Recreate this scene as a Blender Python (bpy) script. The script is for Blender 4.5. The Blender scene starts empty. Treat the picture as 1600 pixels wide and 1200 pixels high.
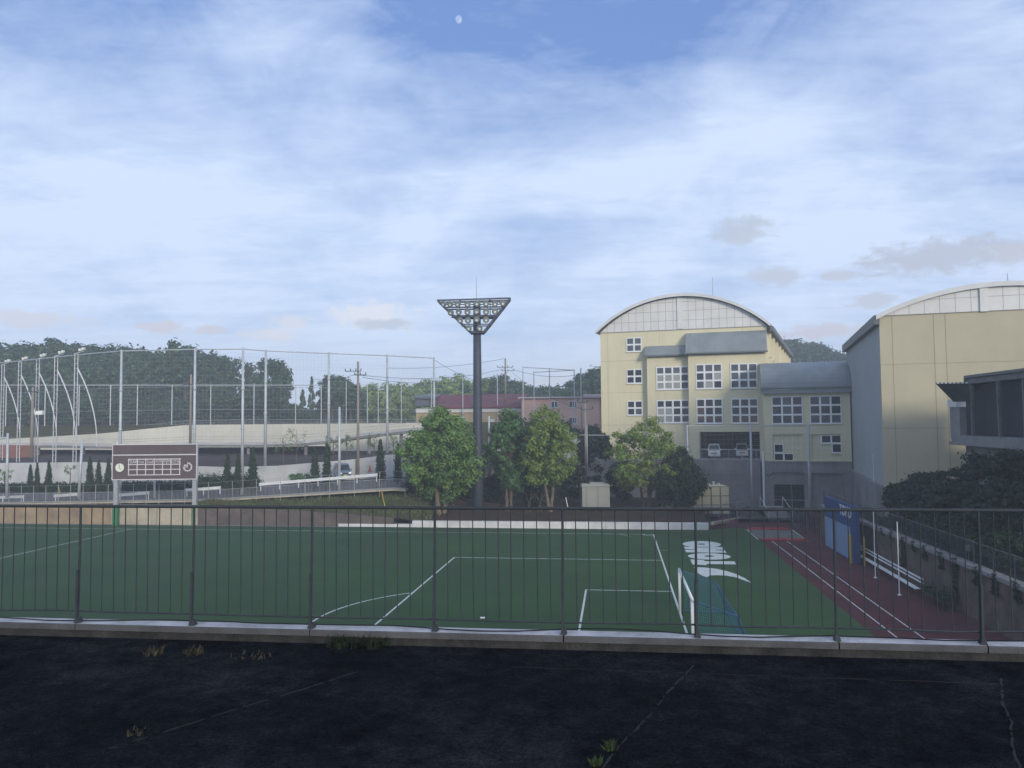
import bpy, math, random
import numpy as np
from math import sin, cos, pi, radians, atan2, sqrt
from mathutils import Vector, Matrix
rng = random.Random(7)
nrng = np.random.default_rng(11)
scene = bpy.context.scene
COL = scene.collection

# ------------------------------------------------------------------ camera
EYE = 10.9
PITCH = math.atan(.049); ROLL = .009; FPX = 1200.
cam = bpy.data.cameras.new('camera'); camo = bpy.data.objects.new('camera', cam); COL.objects.link(camo)
cam.sensor_width = 36; cam.lens = 27; cam.clip_start = .1; cam.clip_end = 3000
cr, sr, cp, sp = cos(ROLL), sin(ROLL), cos(PITCH), sin(PITCH)
xa = Vector((cr, sr*sp, -sr*cp)); ya = Vector((sr, -cr*sp, cr*cp)); fa = Vector((0, cp, sp))
camo.matrix_world = Matrix(((xa.x, ya.x, -fa.x, 0), (xa.y, ya.y, -fa.y, 0), (xa.z, ya.z, -fa.z, EYE), (0, 0, 0, 1)))
scene.camera = camo
scene.view_settings.view_transform = 'Standard'; scene.view_settings.look = 'None'
scene.view_settings.exposure = .25; scene.view_settings.gamma = 1
scene.cycles.max_bounces = 6; scene.cycles.volume_bounces = 0; scene.cycles.transparent_max_bounces = 8
scene.cycles.use_denoising = True

def ray(px, py):
    u = (px-800)/FPX; v = -(py-600)/FPX
    return xa*u + ya*v + fa
def P(px, py, Y):
    d = ray(px, py); t = Y/d.y
    return Vector((d.x*t, Y, EYE+d.z*t))
def G(px, py, z=0.):
    d = ray(px, py); t = (z-EYE)/d.z
    return Vector((d.x*t, d.y*t, z))

# ------------------------------------------------------------------ sun and sky
SUN_EL = radians(15); SUN_AZ = atan2(.42, -1.)
sd = Vector((sin(SUN_AZ)*cos(SUN_EL), cos(SUN_AZ)*cos(SUN_EL), sin(SUN_EL)))
sl = bpy.data.lights.new('sun', 'SUN'); sl.energy = 2.3; sl.angle = radians(14); sl.color = (1, .9, .76)
so = bpy.data.objects.new('sun', sl); COL.objects.link(so); so.rotation_euler = sd.to_track_quat('Z', 'Y').to_euler()
so.location = (30, -60, 60)

world = bpy.data.worlds.new("World"); scene.world = world; world.use_nodes = True
def build_sky():
    nt = world.node_tree; nt.nodes.clear(); N = nt.nodes.new; L = nt.links.new
    def M(op, a, b=None, c=None, clamp=False):
        n = N('ShaderNodeMath'); n.operation = op; n.use_clamp = clamp
        for i, x in enumerate((a, b, c)):
            if x is None: continue
            if isinstance(x, (int, float)): n.inputs[i].default_value = x
            else: L(x, n.inputs[i])
        return n.outputs[0]
    def smooth(x, a, b, lo=0., hi=1.):
        n = N('ShaderNodeMapRange'); n.interpolation_type = 'SMOOTHSTEP'
        L(x, n.inputs[0]); n.inputs[1].default_value = a; n.inputs[2].default_value = b
        n.inputs[3].default_value = lo; n.inputs[4].default_value = hi
        return n.outputs[0]
    def mix(f, a, b):
        n = N('ShaderNodeMix'); n.data_type = 'RGBA'
        if isinstance(f, (int, float)): n.inputs[0].default_value = f
        else: L(f, n.inputs[0])
        for i, x in ((6, a), (7, b)):
            if isinstance(x, tuple): n.inputs[i].default_value = (*x, 1)
            else: L(x, n.inputs[i])
        return n.outputs[2]
    out = N('ShaderNodeOutputWorld'); bg = N('ShaderNodeBackground'); bg.inputs[1].default_value = .1
    L(bg.outputs[0], out.inputs[0])
    sky = N('ShaderNodeTexSky'); sky.sky_type = 'NISHITA'; sky.sun_disc = False
    sky.sun_elevation = SUN_EL; sky.sun_rotation = SUN_AZ; sky.altitude = 100; sky.air_density = 1.2; sky.dust_density = 1.0; sky.ozone_density = 2.5
    tc = N('ShaderNodeTexCoord'); sep = N('ShaderNodeSeparateXYZ'); L(tc.outputs['Generated'], sep.inputs[0])
    X, Y, Z = sep.outputs
    az = M('ARCTAN2', X, Y); el = M('ARCSINE', Z)
    zz = M('ADD', M('MAXIMUM', Z, 0.), .10)
    comb = N('ShaderNodeCombineXYZ'); L(M('DIVIDE', X, zz), comb.inputs[0]); L(M('DIVIDE', Y, zz), comb.inputs[1])
    def noise(scale, detail, rough, dist=0., rot=0., sc=(1, 1, 1), loc=(0, 0, 0), src=None):
        mp = N('ShaderNodeMapping'); L(src or comb.outputs[0], mp.inputs[0])
        mp.inputs['Rotation'].default_value = (0, 0, rot); mp.inputs['Scale'].default_value = sc; mp.inputs['Location'].default_value = loc
        n = N('ShaderNodeTexNoise'); n.inputs['Scale'].default_value = scale; n.inputs['Detail'].default_value = detail
        n.inputs['Roughness'].default_value = rough; n.inputs['Distortion'].default_value = dist
        L(mp.outputs[0], n.inputs['Vector']); return n.outputs[0]
    n1 = noise(.75, 9, .58, .25, .5, (1, 1.5, 1), (3.1, 1.2, 0))
    n2 = noise(2.6, 10, .62, .5, .75, (.6, 1.7, 1), (0.4, 7, 0))
    comb2 = N('ShaderNodeCombineXYZ'); L(az, comb2.inputs[0]); L(el, comb2.inputs[1])
    def ell(a0, e0, sa, se, nz=.0, nsc=30., lo=.2, hi=1.1, loc=(0, 0, 0)):
        da = M('DIVIDE', M('SUBTRACT', az, a0), sa); de = M('DIVIDE', M('SUBTRACT', el, e0), se)
        d = M('SQRT', M('ADD', M('MULTIPLY', da, da), M('MULTIPLY', de, de)))
        if nz:
            n = noise(nsc, 8, .62, .3, 0, (1, 1.7, 1), loc, comb2.outputs[0])
            d = M('ADD', d, M('MULTIPLY', M('SUBTRACT', n, .5), nz))
        return smooth(d, hi, lo)
    def ae(px, py):
        d = ray(px, py).normalized(); return atan2(d.x, d.y), math.asin(d.z)
    k = 1/FPX
    # thin cirrus cover: thickest in the middle heights, open blue high up
    n4 = noise(6.5, 9, .62, .6, .5, (.8, 1.5, 1), (1.7, 4.1, 0), comb2.outputs[0])
    base = smooth(el, .52, .26, .16, .84)
    cov = M('ADD', base, M('MULTIPLY', M('SUBTRACT', n1, .5), 1.15))
    cov = M('ADD', cov, M('MULTIPLY', M('SUBTRACT', n2, .5), .6))
    n3 = noise(7.5, 10, .66, .8, .9, (.7, 1.5, 1), (2.4, 3, 0))
    cov = M('ADD', cov, M('MULTIPLY', M('SUBTRACT', n3, .5), .40))
    cov = M('ADD', cov, M('MULTIPLY', M('SUBTRACT', n4, .5), 1.15))
    for (px, py, sa, se, amt) in ((800, 40, 270, 90, -.24), (130, 70, 150, 50, -.16), (850, 200, 260, 50, -.20), (560, 95, 60, 32, .26), (420, 40, 110, 60, .18),
                                  (250, 290, 420, 160, .12), (1220, 230, 210, 110, .12), (1500, 60, 200, 60, .12), (1450, 330, 300, 40, .07), (980, 190, 140, 60, -.08), (560, 430, 500, 40, -.06), (1250, 440, 240, 24, -.05)):
        a, e = ae(px, py)
        cov = M('ADD', cov, M('MULTIPLY', ell(a, e, sa*k, se*k, .9, 9., 0., 1.5), amt))
    cov = M('ADD', cov, smooth(el, .60, .95, 0., .60))  # unseen cloud overhead, added to raise the ambient light
    cov = M('ADD', cov, M('MULTIPLY', smooth(Y, -.1, -.7), .5))  # unseen cloud behind the camera, added to brighten the scene
    cov = M('MINIMUM', M('MAXIMUM', cov, 0.04), 1.)
    cov = M('MULTIPLY', cov, .96)
    hsv = N('ShaderNodeHueSaturation'); L(sky.outputs[0], hsv.inputs['Color']); hsv.inputs['Saturation'].default_value = 1.0; hsv.inputs['Value'].default_value = 1.0
    tint = N('ShaderNodeMix'); tint.data_type = 'RGBA'; tint.blend_type = 'MULTIPLY'; tint.inputs[0].default_value = 1
    L(hsv.outputs[0], tint.inputs[6]); tint.inputs[7].default_value = (1.0, 1.0, 1.0, 1)
    blue = mix(.62, tint.outputs[2], (1.45, 2.75, 6.9))
    col = mix(cov, blue, (6.05, 7.2, 9.2))
    # paler air down at the horizon
    col = mix(smooth(el, .14, .0, 0., .75), col, (5.5, 6.45, 7.95))
    band = noise(7., 6, .6, .3, 0, (1, 4.5, 1), (5, 2, 0), comb2.outputs[0])
    col = mix(M('MULTIPLY', smooth(band, .46, .72), smooth(el, .12, .03, 0., .75)), col, (5.9, 6.1, 6.9))
    puffs = ((582, 494, 62, 22, (7.04, 7.29, 8.06)), (600, 508, 50, 9, (4.79, 5.40, 6.61)), (452, 503, 34, 11, (6.43, 6.80, 7.73)), (425, 524, 40, 10, (6.43, 6.70, 7.62)), (30, 498, 80, 12, (6.02, 6.26, 7.39)),
             (1470, 402, 110, 24, (4.31, 4.79, 5.87)), (1160, 360, 48, 18, (4.59, 5.17, 6.26)), (1208, 432, 40, 13, (4.77, 5.26, 6.36)), (1365, 470, 35, 12, (4.96, 5.36, 6.45)),
             (1600, 393, 60, 14, (4.87, 5.17, 6.07)), (1280, 518, 70, 11, (5.42, 5.45, 6.36)), (250, 512, 34, 9, (5.69, 5.73, 6.55)), (330, 516, 24, 7, (5.69, 5.73, 6.55)), (1310, 432, 30, 9, (4.87, 5.36, 6.45)))
    for i, (px, py, sa, se, c) in enumerate(puffs):
        a, e = ae(px, py)
        col = mix(M('MULTIPLY', ell(a, e, sa*k*1.2, se*k*1.25, 2.0, 40., .42, 1.02, (i*.37, i*.91, 0)), .85), col, c)
    a, e = ae(717, 30)
    mn = noise(260., 3, .6, 0, 0, (1, 1, 1), (0, 0, 0), comb2.outputs[0])
    col = mix(M('MULTIPLY', M('MULTIPLY', ell(a, e, 5.6*k, 5.6*k, 0, 1, .8, 1.1), ell(a-1.5*k, e-1.5*k, 9*k, 9*k, 0, 1, .3, 1.2)), smooth(mn, .3, .62, .2, .62)), col, (6.4, 7.2, 8.8))
    L(col, bg.inputs[0])
build_sky()

# ------------------------------------------------------------------ materials
MATS = {}
def mat(name, col, rough=.8, var=.18, scale=1.5, spec=.3, metal=0., col2=None, island=0., detail=6, bump=0., bscale=None, stretch=(1, 1, 1), trans=0.):
    m = bpy.data.materials.new(name); m.use_nodes = True; nt = m.node_tree; b = nt.nodes['Principled BSDF']
    N = nt.nodes.new; L = nt.links.new
    b.inputs['Roughness'].default_value = rough; b.inputs['Specular IOR Level'].default_value = spec; b.inputs['Metallic'].default_value = metal
    c2 = col2 or tuple(min(1, c*(1-var*1.6)) for c in col)
    c1 = col if col2 else tuple(min(1, c*(1+var)) for c in col)
    tc = N('ShaderNodeTexCoord'); mp = N('ShaderNodeMapping'); mp.inputs['Scale'].default_value = stretch; L(tc.outputs['Object'], mp.inputs[0])
    n = N('ShaderNodeTexNoise'); n.inputs['Scale'].default_value = scale; n.inputs['Detail'].default_value = detail; n.inputs['Roughness'].default_value = .62
    L(mp.outputs[0], n.inputs['Vector'])
    r = N('ShaderNodeValToRGB'); r.color_ramp.elements[0].position = .32; r.color_ramp.elements[1].position = .68
    r.color_ramp.elements[0].color = (*c2, 1); r.color_ramp.elements[1].color = (*c1, 1)
    L(n.outputs[0], r.inputs[0]); out = r.outputs[0]
    if island:
        g = N('ShaderNodeNewGeometry'); h = N('ShaderNodeHueSaturation')
        mr = N('ShaderNodeMapRange'); mr.inputs[3].default_value = 1-island; mr.inputs[4].default_value = 1+island
        L(g.outputs['Random Per Island'], mr.inputs[0]); L(mr.outputs[0], h.inputs['Value'])
        mr2 = N('ShaderNodeMapRange'); mr2.inputs[3].default_value = .485; mr2.inputs[4].default_value = .515
        mm = N('ShaderNodeMath'); mm.operation = 'FRACT'; mu = N('ShaderNodeMath'); mu.operation = 'MULTIPLY'; mu.inputs[1].default_value = 17.3
        L(g.outputs['Random Per Island'], mu.inputs[0]); L(mu.outputs[0], mm.inputs[0]); L(mm.outputs[0], mr2.inputs[0]); L(mr2.outputs[0], h.inputs['Hue'])
        L(out, h.inputs['Color']); out = h.outputs[0]
    L(out, b.inputs['Base Color'])
    if trans:
        tl = N('ShaderNodeBsdfTranslucent'); mx = N('ShaderNodeMixShader'); mx.inputs[0].default_value = trans
        L(out, tl.inputs['Color']); L(b.outputs[0], mx.inputs[1]); L(tl.outputs[0], mx.inputs[2]); L(mx.outputs[0], nt.nodes['Material Output'].inputs[0])
    if bump:
        nb = N('ShaderNodeTexNoise'); nb.inputs['Scale'].default_value = bscale or scale*6; nb.inputs['Detail'].default_value = 5; L(mp.outputs[0], nb.inputs['Vector'])
        bp = N('ShaderNodeBump'); bp.inputs['Strength'].default_value = bump; bp.inputs['Distance'].default_value = .05; L(nb.outputs[0], bp.inputs['Height']); L(bp.outputs[0], b.inputs['Normal'])
    MATS[name] = m
    return m
def streak(name, drip=.5, sx=1.2, sz=.12, dark=(.1, .09, .08), lo=.5, hi=.75):
    """adds vertical water stains with a shape of their own to a wall material"""
    m = MATS[name]; nt = m.node_tree; N = nt.nodes.new; L = nt.links.new; b = nt.nodes['Principled BSDF']
    src = b.inputs['Base Color'].links[0].from_socket
    tc = N('ShaderNodeTexCoord'); mp = N('ShaderNodeMapping'); mp.inputs['Scale'].default_value = (sx, sx, sz); L(tc.outputs['Object'], mp.inputs[0])
    n = N('ShaderNodeTexNoise'); n.inputs['Scale'].default_value = 1.; n.inputs['Detail'].default_value = 8; n.inputs['Roughness'].default_value = .7; L(mp.outputs[0], n.inputs['Vector'])
    mr = N('ShaderNodeMapRange'); mr.inputs[1].default_value = lo; mr.inputs[2].default_value = hi; mr.inputs[4].default_value = drip; L(n.outputs[0], mr.inputs[0])
    mx = N('ShaderNodeMix'); mx.data_type = 'RGBA'; L(mr.outputs[0], mx.inputs[0]); L(src, mx.inputs[6]); mx.inputs[7].default_value = (*dark, 1); L(mx.outputs[2], b.inputs['Base Color'])

mat('asphalt_roof', (.0145, .0170, .0215), 1., .4, .8, .0, bump=.8, bscale=70, col2=(.0055, .0068, .0092), detail=12); streak('asphalt_roof', .9, .7, .7, (.031, .033, .038), .50, .74)
def speckle(name, scale, amt):
    m = MATS[name]; nt = m.node_tree; N = nt.nodes.new; L = nt.links.new; b = nt.nodes['Principled BSDF']; src = b.inputs['Base Color'].links[0].from_socket
    tc = N('ShaderNodeTexCoord'); out = src
    for sc_, am in ((scale, amt), (scale*.28, amt*.7), (scale*.05, amt*.6)):
        n = N('ShaderNodeTexNoise'); n.inputs['Scale'].default_value = sc_; n.inputs['Detail'].default_value = 4; n.inputs['Roughness'].default_value = .7; L(tc.outputs['Object'], n.inputs['Vector'])
        mr = N('ShaderNodeMapRange'); mr.inputs[1].default_value = .3; mr.inputs[2].default_value = .7; mr.inputs[3].default_value = 1-am; mr.inputs[4].default_value = 1+am; L(n.outputs[0], mr.inputs[0])
        h = N('ShaderNodeHueSaturation'); L(mr.outputs[0], h.inputs['Value']); L(out, h.inputs['Color']); out = h.outputs[0]
    L(out, b.inputs['Base Color'])
speckle('asphalt_roof', 110., .8)
mat('joint_filler', (.017, .018, .019), .9, .5, 5, col2=(.007, .0075, .008), detail=10)
mat('ledge_top_lit', (.52, .52, .55), .75, .15, 4.0, col2=(.27, .275, .29), bump=.3, bscale=40, detail=10); streak('ledge_top_lit', .7, 5., 5., (.10, .10, .10), .60, .74)
mat('ledge_side_shaded', (.080, .082, .088), .9, .2, 3, bump=.3, bscale=50)
mat('ledge_base', (.034, .034, .034), .95, .35, 4, bump=.5, bscale=30)
mat('rail_paint', (.026, .034, .042), .7, .35, 14, .2, col2=(.040, .048, .056)); streak('rail_paint', .7, 30, 30, (.06, .045, .035), .56, .72)
mat('turf', (.040, .088, .034), .95, .12, .10, .1, bump=.3, bscale=30, col2=(.029, .064, .026)); streak('turf', .55, .06, .05, (.048, .066, .036), .46, .72)
mat('line_paint', (.52, .55, .53), .9, .1, 2)
mat('yellow_line', (.45, .42, .16), .9, .1, 2)
mat('track', (.098, .034, .037), .95, .2, .25, .1, col2=(.062, .026, .031), bump=.2, bscale=40)
mat('track_red', (.30, .030, .030), .9, .25, .9)
mat('mat_grey', (.12, .12, .12), .9, .2, 1)
mat('soil', (.060, .036, .026), 1, .35, .7, .1, col2=(.030, .026, .018), bump=.6, bscale=6)
mat('bank_grass', (.062, .082, .030), 1, .4, .35, .1, col2=(.055, .042, .026), bump=.8, bscale=5)
mat('earth', (.085, .066, .058), 1, .3, .3, .1, col2=(.055, .048, .046), bump=.5, bscale=3)
mat('road_asphalt', (.075, .075, .082), .9, .15, .5)
mat('yard', (.055, .05, .052), .95, .3, .4)
mat('ground', (.06, .08, .035), 1, .3, .2)
mat('kerb_white', (.57, .57, .57), .85, .12, .9)
mat('rock_tan', (.36, .27, .17), .95, .3, .55, .2, col2=(.20, .15, .105), bump=.9, bscale=2.5)
mat('rock_grey', (.145, .115, .10), .95, .35, .9, .2, col2=(.075, .068, .062), bump=.9, bscale=3)
mat('concrete_pale', (.42, .37, .28), .9, .15, .7); streak('concrete_pale', .65, 1.6, .10, (.1, .085, .07), .52, .72)
mat('concrete_grey', (.23, .225, .225), .9, .18, .35, bump=.2, bscale=8); streak('concrete_grey', .45, .7, .07, (.09, .09, .09), .52, .8)
mat('concrete_white', (.50, .51, .50), .9, .12, .25); streak('concrete_white', .3, .6, .08, (.2, .2, .19), .5, .8)
mat('cream_wall', (.63, .615, .52), .9, .1, .1); streak('cream_wall', .35, .25, .03, (.3, .29, .25), .5, .8)
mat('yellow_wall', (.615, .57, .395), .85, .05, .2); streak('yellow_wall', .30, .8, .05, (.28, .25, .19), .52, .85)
mat('gym_side_grey', (.33, .35, .355), .8, .05, .2)  # even blue-grey tone of the gym's side wall
mat('gym_wall_dimmed', (.44, .40, .285), .85, .06, .2); streak('gym_wall_dimmed', .16, .5, .05, (.24, .22, .16), .5, .85)  # same yellow building paint, with the gym's dimmer light put into the colour
mat('joint_line', (.22, .20, .15), .9, .1)
mat('panel_white', (.62, .62, .60), .6, .06, .4)
mat('panel_joint', (.25, .25, .25), .8, .05)
mat('fascia', (.58, .59, .58), .5, .06, .5)
mat('metal_roof', (.20, .225, .235), .45, .12, .4, .5, stretch=(1, 1, .1))
mat('metal_roof_dark', (.11, .125, .135), .5, .1, .4)
mat('window_white', (.70, .72, .72), .5, .05, 1)
mat('steel_grey', (.36, .38, .40), .55, .12, 2, .4, .2)
mat('steel_pale', (.47, .50, .53), .5, .1, 2, .4, .2)
mat('steel_dark', (.042, .052, .075), .55, .12, 2, .4)
mat('pole_concrete', (.26, .235, .20), .9, .12, 1)
mat('fence_grey', (.13, .135, .14), .6, .2, 2)
mat('net_grey', (.30, .32, .34), .9, .05, 1)
mat('black', (.012, .013, .015), .9, .2, 1)
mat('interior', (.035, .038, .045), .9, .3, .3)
mat('glass_dark', (.018, .022, .032), .12, .3, .6, .5)
mat('glass_mid', (.085, .095, .115), .18, .25, .6, .5)
mat('glass_light', (.30, .31, .30), .3, .15, .8, .5)
mat('glass_brown', (.10, .07, .05), .25, .35, .9, .5)
mat('board_mauve', (.105, .078, .082), .7, .08, .5)
mat('board_white', (.62, .60, .62), .7, .05, 1)
mat('clock_face', (.72, .74, .62), .5, .03, 1)
mat('green_pad', (.035, .17, .075), .7, .15, 2)
mat('blue_dark', (.020, .058, .17), .55, .08, .6)
mat('blue_pale', (.19, .28, .43), .6, .1, .5)
mat('yellow_paint', (.42, .27, .04), .6, .1, 2)
mat('white_paint', (.68, .69, .68), .5, .06, 1)
mat('goal_net', (.035, .15, .20), .8, .1, 2)
mat('goal_frame_blue', (.022, .075, .15), .6, .1, 2)
mat('pink_wall', (.68, .44, .37), .9, .06, .2)
mat('pink_roof', (.50, .42, .45), .8, .08, .3)
mat('maroon_roof', (.16, .045, .062), .6, .15, .25)
mat('tan_wall', (.36, .28, .17), .9, .1, .3)
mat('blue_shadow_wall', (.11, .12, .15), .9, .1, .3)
mat('box_grey', (.30, .31, .28), .7, .06, .6)
mat('tank_cream', (.60, .54, .36), .6, .06, .7)
mat('tank_rib', (.22, .18, .14), .7, .1, 1)
mat('car_blue', (.12, .17, .24), .25, .05, 1, .6, .35)
mat('car_white', (.66, .66, .65), .3, .04, 1, .5)
mat('tyre', (.015, .015, .016), .9, .1, 3)
mat('plate_yellow', (.65, .42, .05), .5, .05, 2)
mat('lamp_clear', (.75, .77, .72), .15, .1, 5, .6)
mat('lamp_glass', (.20, .23, .22), .12, .15, 9, .7)
mat('lamp_housing', (.20, .23, .23), .4, .1, 5, .5, .4)
mat('bark', (.14, .105, .075), .95, .3, 4, bump=.5, bscale=20)
mat('bark_pale', (.17, .135, .10), .95, .3, 4, bump=.5, bscale=20)
mat('bark_dark', (.06, .05, .042), .95, .3, 4)
LEAF = dict(rough=.7, spec=.15)
mat('leaf_mid', (.200, .320, .090), col2=(.082, .165, .050), scale=.5, island=.35, trans=.25, **LEAF)
mat('leaf_dark', (.110, .200, .080), col2=(.044, .105, .044), scale=.5, island=.35, trans=.2, **LEAF)
mat('leaf_yellow', (.250, .320, .075), col2=(.105, .190, .050), scale=.35, island=.35, trans=.25, **LEAF)
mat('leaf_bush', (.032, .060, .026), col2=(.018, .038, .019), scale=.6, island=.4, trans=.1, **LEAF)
mat('leaf_conifer', (.036, .062, .030), col2=(.022, .042, .024), scale=.8, island=.35, **LEAF)
mat('leaf_forest', (.076, .135, .058), col2=(.032, .066, .036), scale=.14, island=.6, trans=.15, **LEAF)
mat('leaf_forest_light', (.27, .36, .10), col2=(.14, .22, .065), scale=.12, island=.5, trans=.2, **LEAF)
mat('leaf_hill', (.040, .075, .035), col2=(.025, .052, .028), scale=.05, island=.4, **LEAF)
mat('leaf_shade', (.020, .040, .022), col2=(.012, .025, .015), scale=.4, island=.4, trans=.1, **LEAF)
mat('weed_dark', (.018, .028, .014), col2=(.012, .018, .010), scale=3, island=.5, **LEAF)
mat('grass_blade', (.05, .085, .028), col2=(.03, .045, .018), scale=3, island=.4, **LEAF)
mat('grass_dry', (.050, .046, .030), col2=(.025, .025, .018), scale=3, island=.4, **LEAF)
mat('brown_net', (.24, .115, .085), .9, .15, .5)

# ------------------------------------------------------------------ mesh builder
class MB:
    def __init__(s): s.v = []; s.f = []; s.m = []
    def add(s, vs, fs, m=0):
        o = len(s.v); s.v += [tuple(x) for x in vs]; s.f += [tuple(i+o for i in f) for f in fs]; s.m += [m]*len(fs)
    def quad(s, a, b, c, d, m=0): s.add((a, b, c, d), ((0, 1, 2, 3),), m)
    def poly(s, pts, m=0): s.add(pts, (tuple(range(len(pts))),), m)
    def hexa(s, b, t, m=0):
        s.add(list(b)+list(t), ((3, 2, 1, 0), (4, 5, 6, 7), (0, 1, 5, 4), (1, 2, 6, 5), (2, 3, 7, 6), (3, 0, 4, 7)), m)
    def box(s, x0, x1, y0, y1, z0, z1, m=0):
        s.hexa(((x0, y0, z0), (x1, y0, z0), (x1, y1, z0), (x0, y1, z0)), ((x0, y0, z1), (x1, y0, z1), (x1, y1, z1), (x0, y1, z1)), m)
    def prism(s, pts, ext, m=0):
        pts = [Vector(p) for p in pts]; n = len(pts); e = Vector(ext)
        s.add(pts+[p+e for p in pts], [tuple(range(n))[::-1], tuple(range(n, 2*n))]+[(i, (i+1) % n, n+(i+1) % n, n+i) for i in range(n)], m)
    def tube(s, p0, p1, r0, r1=None, n=8, m=0, caps=True):
        r1 = r0 if r1 is None else r1
        s.path([p0, p1], [r0, r1], n, m, caps)
    def path(s, pts, rs, n=8, m=0, caps=True):
        pts = [Vector(p) for p in pts]
        if isinstance(rs, (int, float)): rs = [rs]*len(pts)
        vs = []
        for i, p in enumerate(pts):
            d = (pts[min(i+1, len(pts)-1)]-pts[max(i-1, 0)])
            d = d.normalized() if d.length > 1e-9 else Vector((0, 0, 1))
            a = Vector((0, 0, 1)) if abs(d.z) < .9 else Vector((1, 0, 0))
            x = d.cross(a).normalized(); y = d.cross(x)
            for k in range(n):
                t = 2*pi*k/n; vs.append(p+(x*cos(t)+y*sin(t))*rs[i])
        fs = [(i*n+k, i*n+(k+1) % n, (i+1)*n+(k+1) % n, (i+1)*n+k) for i in range(len(pts)-1) for k in range(n)]
        if caps: fs += [tuple(range(n))[::-1], tuple(range((len(pts)-1)*n, len(pts)*n))]
        s.add(vs, fs, m)
    def bar(s, p0, p1, w, h=None, m=0, up=(0, 0, 1)):
        h = w if h is None else h
        p0 = Vector(p0); p1 = Vector(p1); d = (p1-p0).normalized(); u = Vector(up)
        if abs(d.dot(u)) > .95: u = Vector((1, 0, 0))
        x = d.cross(u).normalized()*w/2; y = x.cross(d).normalized()*h/2
        s.hexa((p0-x-y, p0+x-y, p0+x+y, p0-x+y), (p1-x-y, p1+x-y, p1+x+y, p1-x+y), m)
    def disc(s, c, nrm, r, n=16, depth=0., m=0):
        c = Vector(c); d = Vector(nrm).normalized(); s.tube(c, c+d*max(depth, .01), r, r, n, m)
    def build(s, name, mats, parent=None, smooth=False):
        me = bpy.data.meshes.new(name)
        off = Vector(parent.get('_base', (0, 0, 0))) if parent is not None else Vector((0, 0, 0))
        vs = [(x-off.x, y-off.y, z-off.z) for x, y, z in s.v] if off.length else s.v
        me.from_pydata(vs, [], s.f)
        if isinstance(mats, str): mats = [mats]
        for k in mats: me.materials.append(MATS[k])
        if len(mats) > 1: me.polygons.foreach_set('material_index', s.m)
        if smooth: me.polygons.foreach_set('use_smooth', [True]*len(s.f))
        me.update()
        o = bpy.data.objects.new(name, me); COL.objects.link(o)
        if parent is not None: o.parent = parent
        return o
def tag(o, label, cat, group=None, kind=None):
    if label: o['label'] = label
    if cat: o['category'] = cat
    if group: o['group'] = group
    if kind: o['kind'] = kind
    return o
def thing(name, label, cat, base=(0, 0, 0), group=None, rotz=0.):
    o = bpy.data.objects.new(name, None); COL.objects.link(o); o.empty_display_size = .3
    o.location = base; o['_base'] = tuple(base); o.rotation_euler = (0, 0, rotz)
    return tag(o, label, cat, group)
def sub(parent):
    """a part that can itself carry sub-parts keeps its thing's base"""
    return parent
def child(mb, name, mats, part, root, smooth=False):
    o = mb.build(name, mats, root, smooth); o.parent = part
    return o
KIDS = {}
def dup(root, loc, rotz=0., scale=(1, 1, 1), label=None, group=None):
    r = root.copy(); COL.objects.link(r); r.location = loc; r.rotation_euler = (0, 0, rotz); r.scale = scale
    if label: r['label'] = label
    if group: r['group'] = group
    def rec(a, b):
        for ch in [o for o in ALLKIDS(a)]:
            c = ch.copy(); COL.objects.link(c); c.parent = b; rec(ch, c)
    rec(root, r)
    return r
def ALLKIDS(a):
    k = a.name
    if k not in KIDS: KIDS[k] = list(a.children)
    return KIDS[k]
def structure(mb, name, mats):
    return tag(mb.build(name, mats), None, None, None, 'structure')

# field frame: u along the far touchline away from the goal, v along the goal line towards the camera
C0 = G(1021, 835); FA = radians(172.4); UU = Vector((cos(FA), sin(FA), 0)); VV = Vector((-sin(FA), cos(FA), 0))
def FV(u, v, z=0.): return Vector((C0.x, C0.y, 0))+UU*u+VV*v+Vector((0, 0, z))
def uv_at_px(px, v):
    """u on the line v=const seen at picture column px (at about eye level)"""
    lo, hi = -60, 150
    for _ in range(50):
        mid = (lo+hi)/2; p = FV(mid, v)
        if 800+FPX*p.x/p.y > px: lo = mid
        else: hi = mid
    return (lo+hi)/2
def at_v(px, py, v):
    """the point seen at px,py that stands on the vertical plane v=const"""
    d = ray(px, py); n = VV; p0 = FV(0, v)
    t = (p0-Vector((0, 0, EYE))).dot(n)/d.dot(n) if False else (p0.x*n.x+p0.y*n.y)/(d.x*n.x+d.y*n.y)
    return Vector((d.x*t, d.y*t, EYE+d.z*t))
def at_u(px, py, u):
    d = ray(px, py); n = UU; p0 = FV(u, 0)
    t = (p0.x*n.x+p0.y*n.y)/(d.x*n.x+d.y*n.y)
    return Vector((d.x*t, d.y*t, EYE+d.z*t))

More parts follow.
